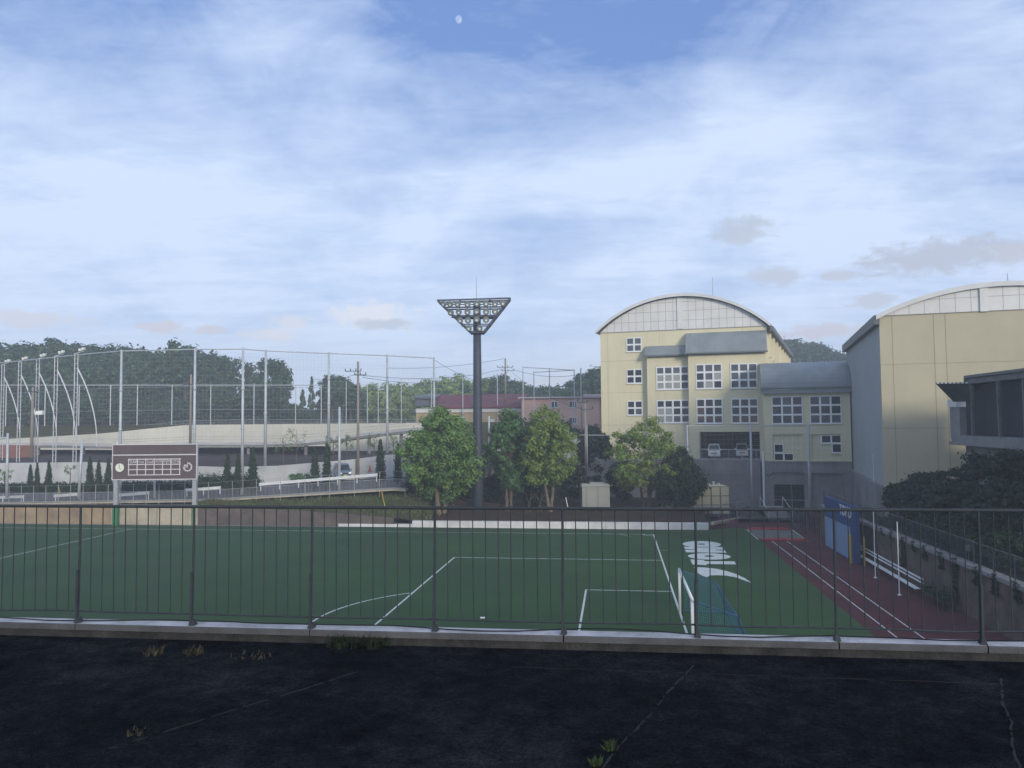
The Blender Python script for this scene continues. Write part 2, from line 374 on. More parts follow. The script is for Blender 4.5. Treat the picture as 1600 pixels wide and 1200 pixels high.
# ------------------------------------------------------------------ ground and pitch
def ground_all():
    m = MB(); m.quad((-430, -60, -.06), (430, -60, -.06), (430, 430, -.06), (-430, 430, -.06)); structure(m, 'ground', 'ground')
    m = MB(); m.quad(FV(-9.25, -5, 0), FV(-9.25, 72, 0), FV(118, 72, 0), FV(118, -3.45, 0)); 
    m = MB(); m.poly([FV(-9.25, 73), FV(118, 73), FV(118, -3.4), FV(-5.6, -3.4), FV(-8.6, -5.4), FV(-9.25, -4.6)][::-1]); structure(m, 'pitch_turf', 'turf')
    m = MB(); z = -.004
    m.poly([FV(-9.25, 73, z), FV(-9.25, -4.6, z), FV(-8.6, -5.4, z), FV(-5.6, -3.4, z), FV(-4.8, -4.4, z), FV(-9.5, -11, z), FV(-16.0, -12, z), FV(-16.0, 73, z)]); structure(m, 'running_track', 'track')
    # lines
    L = MB(); Z = .006
    def line(u0, v0, u1, v1, w=.12, mb=L, z=Z):
        a = Vector((u0, v0)); b = Vector((u1, v1)); d = (b-a).normalized(); n = Vector((-d.y, d.x))*w/2
        q = [a-n, b-n, b+n, a+n]; mb.quad(*[FV(x.x, x.y, z) for x in q])
    def arc(cu, cv, r, a0, a1, w=.12, n=48):
        for i in range(n):
            t0 = a0+(a1-a0)*i/n; t1 = a0+(a1-a0)*(i+1)/n; r0, r1 = r-w/2, r+w/2
            L.quad(*[FV(cu+rr*cos(t), cv+rr*sin(t), Z) for rr, t in ((r0, t0), (r1, t0), (r1, t1), (r0, t1))])
    line(.06, 0, 108, 0); line(.06, 68, 108, 68); line(0, -.06, 0, 68.06); line(108, 0.06, 108, 67.94); line(54, .06, 54, 67.94)
    arc(54, 34, 9.15, 0, 2*pi, n=64)
    for s, e in ((1, 0), (-1, 108)):
        line(e+s*.06, 13.84, e+s*16.44, 13.84); line(e+s*.06, 54.16, e+s*16.44, 54.16); line(e+s*16.5, 13.78, e+s*16.5, 54.22)
        line(e+s*.06, 24.84, e+s*5.44, 24.84); line(e+s*.06, 43.16, e+s*5.44, 43.16); line(e+s*5.5, 24.78, e+s*5.5, 43.22)
        a = math.acos(5.5/9.15)
        if s > 0: arc(e+s*11, 34, 9.15, -a*.985, a*.985)
        else: arc(e+s*11, 34, 9.15, pi-a*.985, pi+a*.985)
    arc(0, 0, 1, .06, pi/2-.06, n=10)
    # thin yellow second-sport lines
    structure(L, 'pitch_lines', 'line_paint')
    Y = MB()
    line(2.2, 1.6, 3.2, .3, .09, Y, .012); line(-.9, 9.15, -.2, 9.15, .08, Y, .012); structure(Y, 'pitch_ticks', 'yellow_line')
    T = MB()
    line(-10.3, 3.1, -10.2, 73, .07, T, .004); line(-11.6, 3.1, -11.4, 73, .07, T, .004); line(-9.3, -4.0, -9.25, 2.6, .09, T, .004); line(-13.7, -4.6, -13.4, 3.4, .10, T, .004)
    structure(T, 'track_lines', 'line_paint')
    # sand-pit cover: grey mat between two red strips lying on the track
    t = thing('pit_cover', 'grey ground mat edged by two bright red strips at the far end of the track', 'ground mat', FV(-11.4, -1))
    a = MB(); a.prism([FV(-9.4, -3.6, .004), FV(-13.5, -3.3, .004), FV(-13.4, 2.0, .004), FV(-9.35, 2.0, .004)], (0, 0, .05)); a.build('mat_sheet', 'mat_grey', t)
    for i in range(2):
        b = MB()
        for k in range(9):
            u = -9.5-k*.44; v = (-4.8, 2.1)[i]+rng.uniform(-.1, .1); w = .42; h = .07+rng.uniform(0, .05)
            b.prism([FV(u, v, .004), FV(u-w, v+rng.uniform(-.1, .1), .004), FV(u-w, v+1.15, .004), FV(u, v+1.1, .004)], (0, 0, h))
        b.build('edge_strip', 'track_red', t)
ground_all()

# turf letters and swoosh, traced on the ground plane
def turf_logo():
    zc = .005
    def g(x, y): p = G(1040+x*.1, 830+y*.1); return Vector((p.x, p.y, zc))
    def el(cx, cy, rx, ry, tilt=0.): return [(cx+rx*cos(t), cy+ry*sin(t)+tilt*rx*cos(t)) for t in [2*pi*k/40 for k in range(40)]]
    def ring(m, outer, inner):
        n = len(outer)
        for i in range(n):
            j = (i+1) % n; m.quad(g(*outer[i]), g(*outer[j]), g(*inner[j]), g(*inner[i]))
    t = thing('turf_lettering', 'white TOHO letters and a curved horn painted on the turf behind the goal', 'turf lettering', g(700, 400))
    O1 = MB(); ring(O1, el(565, 205, 300, 50, .02), el(560, 202, 62, 9)); 
    O2 = MB(); ring(O2, el(682, 394, 335, 50, .02), el(682, 390, 78, 11))
    H = MB(); H.poly([g(*q) for q in ((285, 243), (890, 250), (918, 290), (790, 290), (770, 298), (925, 303), (955, 338), (320, 330), (300, 290), (440, 290), (450, 282), (305, 278))][::-1])
    T = MB(); T.poly([g(*q) for q in ((385, 442), (590, 448), (612, 468), (1075, 472), (1103, 520), (640, 512), (645, 532), (420, 520))][::-1])
    S = MB(); S.poly([g(*q) for q in ((443, 560), (620, 568), (800, 588), (960, 625), (1100, 670), (1240, 735), (1340, 808), (1230, 770), (1100, 722), (950, 695), (800, 688), (690, 692), (645, 722), (560, 690), (480, 640))][::-1])
    for m in (O1, O2, H, T): m.build('letter', 'line_paint', t)
    S.build('horn_mark', 'line_paint', t)
turf_logo()

# ------------------------------------------------------------------ terrace we stand on, parapet and railing
RA = atan2(6.48-7.45, 3.88+4.15); RO = Vector((-4.15, 7.42, 0)); RX = Vector((cos(RA), sin(RA), 0)); RN = Vector((-sin(RA), cos(RA), 0))
LT = EYE-1.874
def RP(s, n, z): return RO+RX*s+RN*n+Vector((0, 0, z))
def terrace():
    fz = LT-.128
    m = MB(); m.hexa([RP(-14, -12, -.05), RP(24, -12, -.05), RP(24, .08, -.05), RP(-14, .08, -.05)], [RP(-14, -12, fz), RP(24, -12, fz), RP(24, .08, fz), RP(-14, .08, fz)])
    structure(m, 'terrace_floor', 'asphalt_roof')
    # sealed joints in the membrane, each a low ridge
    j = MB()
    def gz(px, py): return G(px, py, fz)
    def ridge(a, b, w=.017, h=.006):
        d = (b-a).normalized(); x = Vector((-d.y, d.x, 0))*w/2
        n = 40; ph = rng.uniform(0, 6); pts = [a.lerp(b, i/n)+x*(1.0*sin(ph+i*.3)+.4*sin(ph*2+i*1.1)+rng.uniform(-.35, .35)) for i in range(n+1)]
        for p, q in zip(pts, pts[1:]):
            if rng.random() < .16: continue
            x = Vector((-d.y, d.x, 0))*w/2*rng.uniform(.45, 1.1); j.hexa([p-x, p+x, q+x, q-x], [p-x*.5+Vector((0, 0, h)), p+x*.5+Vector((0, 0, h)), q+x*.5+Vector((0, 0, h)), q-x*.5+Vector((0, 0, h))])
    ridge(gz(1082, 1040), gz(940, 1200)); ridge(gz(1561, 1060), gz(1592, 1200), .02)
    ridge(gz(800, 1042), gz(1560, 1069), .008, .003); ridge(gz(560, 1050), gz(170, 1170), .012, .004)
    structure(j, 'floor_joints', 'joint_filler')
    ln = 1.155
    for i in range(-4, 14):  # coping pieces along the parapet
        s0 = i*ln*2+.58-ln*2; s1 = s0+ln*2-.012
        if s0 > 20 or s1 < -13: continue
    t = thing('parapet', 'low concrete parapet with whitish top slabs along the terrace edge', 'parapet', RP(4, 0, fz))
    b = MB(); b.hexa([RP(-14, -.030, fz-.02), RP(24, -.030, fz-.02), RP(24, .115, fz-.02), RP(-14, .115, fz-.02)], [RP(-14, -.030, LT-.060), RP(24, -.030, LT-.060), RP(24, .115, LT-.060), RP(-14, .115, LT-.060)])
    b.build('base_wall', 'ledge_base', t)
    joints = [-14, -4.6, -1.17, 2.31, 4.62, 6.92, 9.3, 11.6, 14, 24]
    joints = [-14]+[x for x in (-9.24, -6.93, -4.62, -2.31, 0, 2.31, 4.62, 6.93, 8.1, 10.4, 12.7, 15)]+[24]
    for a, c in zip(joints, joints[1:]):
        m = MB(); e = .012; a += e/2; c -= e/2; y0, y1 = -.052, .135; ch = .008
        prof = [(y0, LT-.056), (y1, LT-.056), (y1, LT-ch), (y1-ch, LT), (y0+ch, LT), (y0, LT-ch)]
        n = len(prof); vs = [RP(a, y, z) for y, z in prof]+[RP(c, y, z) for y, z in prof]
        fs = [(tuple(range(n))), tuple(range(n, 2*n))[::-1]]+[(i, n+i, n+(i+1) % n, (i+1) % n) for i in range(n)]
        m.add(vs, fs)
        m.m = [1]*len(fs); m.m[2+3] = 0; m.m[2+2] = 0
        m.build('coping_slab', ['ledge_top_lit', 'ledge_side_shaded'], t)  # one concrete; skylit top and shaded sides are put into the colours
    m = MB(); q = [RP(-6+18*i/60, .055+.05*sin(i*.9)+rng.uniform(-.012, .012), LT+.012+.02*max(0, sin(i*.55))) for i in range(61)]; m.path(q, .006, 5)
    tag(m.build('loose_cable', 'black'), 'thin slack black cable lying along the top of the parapet', 'cable')
    # railing
    t = thing('metal_railing', 'dark weathered metal railing of thin upright bars along the terrace edge', 'railing', RP(4, 0, LT))
    top = EYE-.774
    r = MB(); r.path([RP(-14, 0, top), RP(24, 0, top)], .0145, 8); r.build('top_rail', 'rail_paint', t)
    r = MB()
    n = 66
    pts = [RP(-14+38*i/n, rng.uniform(-.006, .006), LT+.105+rng.uniform(-.008, .008)) for i in range(n+1)]
    r.path(pts, .009, 5); r.build('bottom_rail', 'rail_paint', t)
    for i in range(-5, 14):
        p = MB(); s = i*ln
        tilt = .015*i/7
        p.path([RP(s-.010, 0, LT), RP(s, 0, top-.3), RP(s, 0, top)], .0115, 8)
        if i < 6 or i % 2:
            p.bar(RP(s-.012, -.014, LT+.03), RP(s-.006, -.014, LT+.50), .034, .022)
        p.add([RP(s-.030, -.034, LT+.003), RP(s+.024, -.034, LT+.003), RP(s+.030, .034, LT+.003), RP(s-.028, .034, LT+.003), RP(s-.018, -.016, LT+.055), RP(s+.014, -.016, LT+.055), RP(s+.014, .016, LT+.055), RP(s-.018, .016, LT+.055)],
              ((4, 5, 6, 7), (0, 1, 5, 4), (1, 2, 6, 5), (2, 3, 7, 6), (3, 0, 4, 7)))
        p.build('post', 'rail_paint', t)
    far_bars = MB()
    for i in range(-5, 14):
        for k in range(1, 10):
            s = i*ln+ln*k/10
            near = -2 <= i <= 8
            b = MB() if near else far_bars; w = rng.uniform(-.006, .006)
            b.path([RP(s+w, 0, LT+.105), RP(s+w*.3, rng.uniform(-.004, .004), LT+.55), RP(s, 0, top)], .0050, 5)
            if near: b.build('baluster', 'rail_paint', t)
    far_bars.build('far_balusters', 'rail_paint', t)['kind'] = 'stuff'
    return fz
FZ = terrace()

def tuft(name, label, base, n, r, h, mats, spread=1.):
    m = MB(); b = Vector(base)
    for i in range(n):
        a = rng.uniform(0, 2*pi); q = r*sqrt(rng.random())
        p = b+Vector((cos(a)*q*spread, sin(a)*q, 0)); hh = h*rng.uniform(.4, 1); l = Vector((rng.gauss(0, .4), rng.gauss(0, .4), 1))*hh
        x = Vector((cos(a*3), sin(a*3), 0))*.006
        m.add([p-x, p+x, p+l*.55+x*.7, p+l*.55-x*.7, p+l+Vector((0, 0, -.15*hh))], ((0, 1, 2, 3), (3, 2, 4)))
    return tag(m.build(name, mats), label, 'weed', 'weeds growing in the terrace joints')
tuft('weed_tuft', 'bushy green weed growing from the parapet foot between terrace and ledge', G(560, 1010, FZ), 260, .13, .15, ['weed_dark'], 2.2)
tuft('weed_tuft', 'dry weed tuft in the terrace joint near the left, leftmost of the dry row', G(240, 1022, FZ), 60, .08, .09, ['grass_dry'])
tuft('weed_tuft', 'dry weed tuft in the terrace joint, between two other dry tufts', G(302, 1022, FZ), 60, .09, .08, ['grass_dry'])
tuft('weed_tuft', 'faint dry weed tuft, rightmost of the dry row by the parapet', G(390, 1026, FZ), 40, .12, .05, ['grass_dry'], 1.8)
tuft('weed_tuft', 'small green weed beside the diagonal joint at the bottom edge', G(953, 1172, FZ), 46, .03, .09, ['grass_blade'])
tuft('weed_tuft', 'tiny green weed at the very bottom edge by the diagonal joint', G(931, 1195, FZ), 36, .03, .06, ['grass_blade'])
tuft('weed_tuft', 'sparse dry weed in the faint joint near bottom left', G(215, 1145, FZ), 30, .07, .04, ['grass_dry'])
tuft('weed_tuft', 'dark green weed strip at the parapet foot near the right', G(1540, 1020, FZ), 150, .10, .05, ['weed_dark'], 4)

# ------------------------------------------------------------------ kerb, retaining walls, banks, road (far side)
KV = -3.4
U310 = uv_at_px(312, -3.6); U530 = uv_at_px(530, -3.6); U620 = uv_at_px(640, -3.6); U180 = uv_at_px(178, -3.6)
def wt(u):
    """top of the low wall on the far side of the pitch"""
    if u > U310: return 2.12
    if u > U620: return .66+(2.12-.66)*((u-U620)/(U310-U620))**.7
    return .66
WV = -8.0
def zwalk(u):
    ua, za = uv_at_px(0, WV), at_v(0, 787, WV).z; ub, zb = uv_at_px(325, WV), at_v(325, 782, WV).z; uc, zc = uv_at_px(620, WV), at_v(620, 764, WV).z
    if u > ub: return zb+(za-zb)*min(2, (u-ub)/(ua-ub))
    if u > uc: return zc+(zb-zc)*(u-uc)/(ub-uc)
    if u > 2: return 1.35+(zc-1.35)*max(0, min(1, (u-8)/(uc-8)))
    return 1.3
def far_side():
    def strip(name, label, u0, u1, mt, d=.4, n=24, top=None, group=None):
        m = MB()
        us = [u0+(u1-u0)*i/n for i in range(n+1)]
        for a, b in zip(us, us[1:]):
            za, zb = (wt(a), wt(b)) if top is None else (top, top)
            m.hexa([FV(a, KV, -.05), FV(b, KV, -.05), FV(b, KV-d, -.05), FV(a, KV-d, -.05)], [FV(a, KV, za), FV(b, KV, zb), FV(b, KV-d, zb), FV(a, KV-d, za)])
        return tag(m.build(name, mt), label, 'retaining wall', group)
    strip('retaining_wall', 'tan rough rock wall at the far left edge of the pitch', U180-.01, 118, 'rock_tan')
    strip('retaining_wall', 'smooth pale concrete wall with dark drip stains below the scoreboard', U310+.01, U180-.02, 'concrete_pale', .45)
    strip('retaining_wall', 'grey brown rough stone wall right of the scoreboard, sloping down', U530-6, U310, 'rock_grey')
    # white kerb in cast lengths
    t = thing('pitch_kerb', 'long white concrete kerb along the far edge of the pitch', 'kerb', FV(10, KV, 0))
    us = [U530]; 
    while us[-1] > -5.6: us.append(us[-1]-2.0)
    m = MB()
    for a, b in zip(us, us[1:]):
        b = max(b, -5.6)
        h = .30 if a > U620+1.5 else .66
        m.hexa([FV(a-.01, KV+.06, -.03), FV(b+.01, KV+.06, -.03), FV(b+.01, KV-.45, -.03), FV(a-.01, KV-.45, -.03)], [FV(a-.01, KV+.04, h), FV(b+.01, KV+.04, h), FV(b+.01, KV-.45, h+.01), FV(a-.01, KV-.45, h+.01)])
    m.build('kerb_stones', 'kerb_white', t)
    m = MB(); m.quad(FV(118, KV, .012), FV(118, KV+.75, .012), FV(U530-3, KV+.55, .012), FV(U530-3, KV, .012)); structure(m, 'gutter', 'concrete_grey')
    # grass and soil bank behind
    m = MB(); nu, nv = 110, 8
    us = [-5.6+(118+5.6)*i/nu for i in range(nu+1)]
    def bz(u, k):
        a = wt(u)-.02; b = (min(zwalk(u)-.5, 1.75) if u > U310 else zwalk(u)-.45) if u > 12 else 1.25
        if 12 >= u: b = 1.25
        t = k/nv; return a+((b if u > U310 else max(a, b))-a)*t**.8+rng.uniform(-.07, .07)*(1 if 0 < k < nv else 0)
    vs = [FV(u, KV-.42-(WV+KV*-1+1.2)*-1*(k/nv)*1.0 if False else KV-.42+(WV-1.2-KV+.42)*k/nv, bz(u, k)) for u in us for k in range(nv+1)]
    fs = [(i*(nv+1)+k, i*(nv+1)+k+1, (i+1)*(nv+1)+k+1, (i+1)*(nv+1)+k) for i in range(nu) for k in range(nv)]
    cut = [uu for uu in us]
    g1 = [f for f in fs if cut[f[0]//(nv+1)] > U620-2]; g2 = [f for f in fs if cut[f[0]//(nv+1)] <= U620-2]
    a = MB(); a.add(vs, g1); structure(a, 'grass_bank', 'bank_grass')
    a = MB(); a.add(vs, g2); structure(a, 'soil_bank', 'soil')
    m = MB(); m.poly([FV(26, WV-1, 1.2), FV(26, -60, 1.2), FV(-9.5, -60, 1.2), FV(-9.5, -15, 1.2), FV(-5.6, WV-1, 1.2)]); structure(m, 'yard', 'soil')
    m = MB(); m.poly([FV(-9.4, -9.5, .35), FV(-9.4, -60, .35), FV(-45, -60, .35), FV(-45, -9.5, .35)]); structure(m, 'paved_yard', 'yard')
    # road climbing behind the footway
    m = MB(); us = [24+(118-24)*i/30 for i in range(31)]
    for a, b in zip(us, us[1:]): m.quad(FV(a, WV-1.9, zwalk(a)-.02), FV(b, WV-1.9, zwalk(b)-.02), FV(b, -18.6, zwalk(b)+.75), FV(a, -18.6, zwalk(a)+.75))
    structure(m, 'road', 'road_asphalt')
    # red ramp by the track with its pale edge
    m = MB(); m.poly([FV(-5.7, -3.5, .01), FV(-8.7, -5.5, .01), FV(-9.4, -9.4, .34), FV(-7.8, -10.6, .6), FV(-5.7, -4.2, .3)]); structure(m, 'ramp', 'track')
    m = MB(); m.bar(G(1113, 818, .62), P(1168, 808, 86), .3, .28); tag(m.build('ramp_kerb', 'concrete_pale'), 'short pale kerb running up beside the red ramp', 'kerb')
far_side()

def walkway():
    t = thing('footway_railing', 'grey roadside railing with thin bars and tall posts on a concrete footway edge', 'railing', FV(50, WV, zwalk(50)))
    u0, u1 = uv_at_px(632, WV), uv_at_px(-60, WV)
    n = 40; us = [u0+(u1-u0)*i/n for i in range(n+1)]
    s = MB()
    for a, b in zip(us, us[1:]):
        za, zb = zwalk(a), zwalk(b)
        s.hexa([FV(a, WV, za-.16), FV(b, WV, zb-.16), FV(b, WV-2., zb-.16), FV(a, WV-2., za-.16)], [FV(a, WV, za), FV(b, WV, zb), FV(b, WV-2., zb), FV(a, WV-2., za)])
    s.build('slab_edge', 'concrete_pale', t)
    r = MB()
    for hh in (.15, 1.15):
        r.path([FV(u, WV-.1, zwalk(u)+hh) for u in us], .025, 5)
    r.build('rail', 'steel_grey', t)
    r = MB(); r.path([FV(u, WV-.1, zwalk(u)+2.0) for u in us], .012, 4); r.build('top_wire', 'steel_grey', t)
    bal = MB(); u = u0
    while u < u1:
        z = zwalk(u); bal.bar(FV(u, WV-.1, z+.15), FV(u, WV-.1, z+1.15), .022); u += .16
    bal.build('balusters', 'steel_grey', t)['kind'] = 'stuff'
    u = u0
    while u < u1:
        p = MB(); z = zwalk(u); p.tube(FV(u, WV-.05, z-1.0), FV(u, WV-.05, z+2.05), .03, n=6); p.build('post', 'steel_grey', t); u += 2.9 if u < uv_at_px(300, WV) else 1.6
walkway()

def guard_rails():
    segs = ((590, 742, 405, 757, -9.9, 'the long stretch left of the silver van'), (345, 762, 290, 766, -9.9, 'the short stretch just right of the scoreboard'), (234, 770, 184, 774, -9.9, 'the stretch seen under the scoreboard'),
            (127, 772, 84, 775, -9.9, 'the second stretch from the left edge'), (38, 776, -30, 778, -9.9, 'the leftmost stretch'))
    for a, ya_, b, yb, v, lab in segs:
        p, q = at_v(a, ya_, v), at_v(b, yb, v)
        t = thing('guard_rail', 'white roadside guard rail, '+lab, 'guard rail', (p+q)/2, 'white guard rails along the road')
        m = MB(); d = (q-p).normalized(); x = Vector((-d.y, d.x, 0)); x = x if x.y < 0 else -x
        prof = [(0, -.17), (.05, -.13), (.05, -.06), (.0, -.02), (.0, .02), (.05, .06), (.05, .13), (0, .17)]
        for (o0, z0), (o1, z1) in zip(prof, prof[1:]):
            m.quad(p+x*o0+Vector((0, 0, z0)), q+x*o0+Vector((0, 0, z0)), q+x*o1+Vector((0, 0, z1)), p+x*o1+Vector((0, 0, z1)))
        m.build('beam', 'white_paint', t)
        n = max(2, int((q-p).length/2.2)+1)
        for i in range(n):
            c = p.lerp(q, (i+.06)/(n-1+.12)); k = MB(); k.tube(c-x*.08-Vector((0, 0, .75)), c-x*.08+Vector((0, 0, .2)), .055, n=8); k.build('post', 'white_paint', t)
guard_rails()

# white road-side retaining wall, earth bank, viaduct, cream wall, upper ground
RV = -19.
def upper_area():
    def wall_pts(name, label, pts, v, d, mt):
        m = MB(); q = [(at_v(px, y0, v), at_v(px, y1, v)) for px, y0, y1 in pts]
        for (a0, a1), (b0, b1) in zip(q, q[1:]):
            e = -VV*d
            m.hexa([a1, b1, b1+e, a1+e], [a0, b0, b0+e, a0+e])
        return tag(m.build(name, mt), label, 'retaining wall')
    wall_pts('retaining_wall', 'white concrete retaining wall along the road behind the cypresses', [(-60, 724, 766), (60, 723, 764), (135, 722, 762), (260, 727, 760), (350, 730, 758), (430, 728, 757), (540, 719, 752), (620, 709, 746), (660, 707, 744)], RV, .4, 'concrete_white')
    # earth bank from wall top up to the foot of the cream wall
    BV = -56
    us = [14+(150-14)*i/40 for i in range(41)]; m = MB(); nk = 7
    def top(u):
        p = FV(u, RV); px = 800+FPX*p.x/p.y
        pts = [(-60, 724), (60, 723), (135, 722), (260, 727), (350, 730), (430, 728), (540, 719), (620, 709), (660, 707)]
        y = np.interp(px, [a for a, b in pts], [b for a, b in pts]); return at_v(px, y, RV).z
    vs = [FV(u, RV-.3+(BV-RV+.3)*k/nk, (top(u)-.1)*(1-k/nk)+6.0*k/nk+.0+(rng.uniform(-.15, .15) if 0 < k < nk else 0)) for u in us for k in range(nk+1)]
    m.add(vs, [(i*(nk+1)+k, i*(nk+1)+k+1, (i+1)*(nk+1)+k+1, (i+1)*(nk+1)+k) for i in range(40) for k in range(nk)])
    structure(m, 'earth_bank', 'earth')
    # upper ground: level with the eye
    m = MB(); z = 10.85
    m.poly([FV(14, BV-.5, z), FV(190, BV-.5, z), FV(300, -400, z), FV(14, -400, z)][::-1])
    m.quad(FV(14, BV-.5, z), FV(190, BV-.5, z), FV(190, BV-.62, 4), FV(14, BV-.62, 4))
    structure(m, 'upper_ground', 'bank_grass')
    m = MB(); m.poly([FV(14, -110, 9.0), FV(14, -330, 9.0), FV(-330, -330, 9.0), FV(-330, -110, 9.0)]); structure(m, 'wood_floor', 'ground')
    # cream wall
    t = wall_pts('retaining_wall', 'long cream coloured retaining wall holding up the baseball ground', [(-60, 690, 712), (150, 678, 712), (172, 676, 712), (230, 670, 711), (292, 664, 710), (400, 663, 710), (630, 661, 708), (668, 661, 706)], BV, .6, 'cream_wall')
    # fence line on top of the cream wall
    t = thing('mesh_fence', 'low grey mesh fence along the top of the cream wall', 'fence', at_v(400, 662, BV-1))
    a = [at_v(px, y, BV-1.2) for px, y in ((60, 667), (172, 668), (230, 664), (292, 657), (400, 655), (500, 656), (630, 655), (668, 655))]
    r = MB(); r.path(a, .03, 4); r.path([p-Vector((0, 0, .5)) for p in a], .02, 4); r.build('rail', 'steel_grey', t)
    w = MB(); posts = MB()
    for p, q in zip(a, a[1:]):
        n = max(1, int((q-p).length/.22))
        for i in range(n):
            c = p.lerp(q, i/n); w.bar(c-Vector((0, 0, 1.0)), c, .018)
    w.build('mesh_wires', 'net_grey', t)['kind'] = 'stuff'
    # elevated road (viaduct) rising to the right
    t = thing('elevated_road', 'grey elevated road deck on columns, climbing to the right before the cream wall', 'viaduct', at_v(420, 700, -44))
    prof = [(-60, 694, 700), (100, 694, 700), (200, 697, 702), (300, 693, 698), (400, 693, 698.5), (470, 691, 697), (500, 688, 694), (540, 683, 688.5), (580, 677.5, 683), (620, 673, 678.5), (668, 669, 674)]
    m = MB(); q = [(at_v(px, y0, -44), at_v(px, y1, -44)) for px, y0, y1 in prof]; e = -VV*6
    for (a0, a1), (b0, b1) in zip(q, q[1:]): m.hexa([a1, b1, b1+e, a1+e], [a0, b0, b0+e, a0+e], 1); 
    m.build('deck', ['concrete_white', 'concrete_grey'], t)
    m = MB(); f = VV*.05
    for (a0, a1), (b0, b1) in zip(q, q[1:]):
        a2 = a0.lerp(a1, .35); b2 = b0.lerp(b1, .35); m.hexa([a2+f, b2+f, b2+e*.02, a2+e*.02], [a0+f+Vector((0, 0, .25)), b0+f+Vector((0, 0, .25)), b0+e*.02+Vector((0, 0, .25)), a0+e*.02+Vector((0, 0, .25))])
    m.build('edge_beam', 'concrete_white', t)
    r = MB(); r.path([a0+Vector((0, 0, 1.1)) for a0, a1 in q], .025, 4); r.path([a0+Vector((0, 0, .7)) for a0, a1 in q], .02, 4); r.build('handrail', 'steel_grey', t)
    for px, y in ((-20, 735), (60, 735), (130, 735), (206, 735), (265, 735), (388, 732), (478, 728), (577, 710), (627, 700)):
        c = MB(); yy = np.interp(px, [a for a, b, d in prof], [d for a, b, d in prof]); p = at_v(px, yy, -45); c.tube(p-Vector((0, 0, 4)), p, .28, n=10); c.build('column', 'concrete_grey', t)
    # under-deck back wall, dark
    wall_pts('retaining_wall', 'dark grey embankment wall under the elevated road', [(60, 703, 730), (170, 703, 731), (300, 699, 731), (400, 699, 731), (500, 697, 731), (515, 698, 731)], -50, .5, 'earth')
    wall_pts('net_screen', 'brownish red netting screen at the far left under the deck', [(-60, 694, 722), (56, 696, 722)], -36, .1, 'brown_net')['category'] = 'net screen'
upper_area()

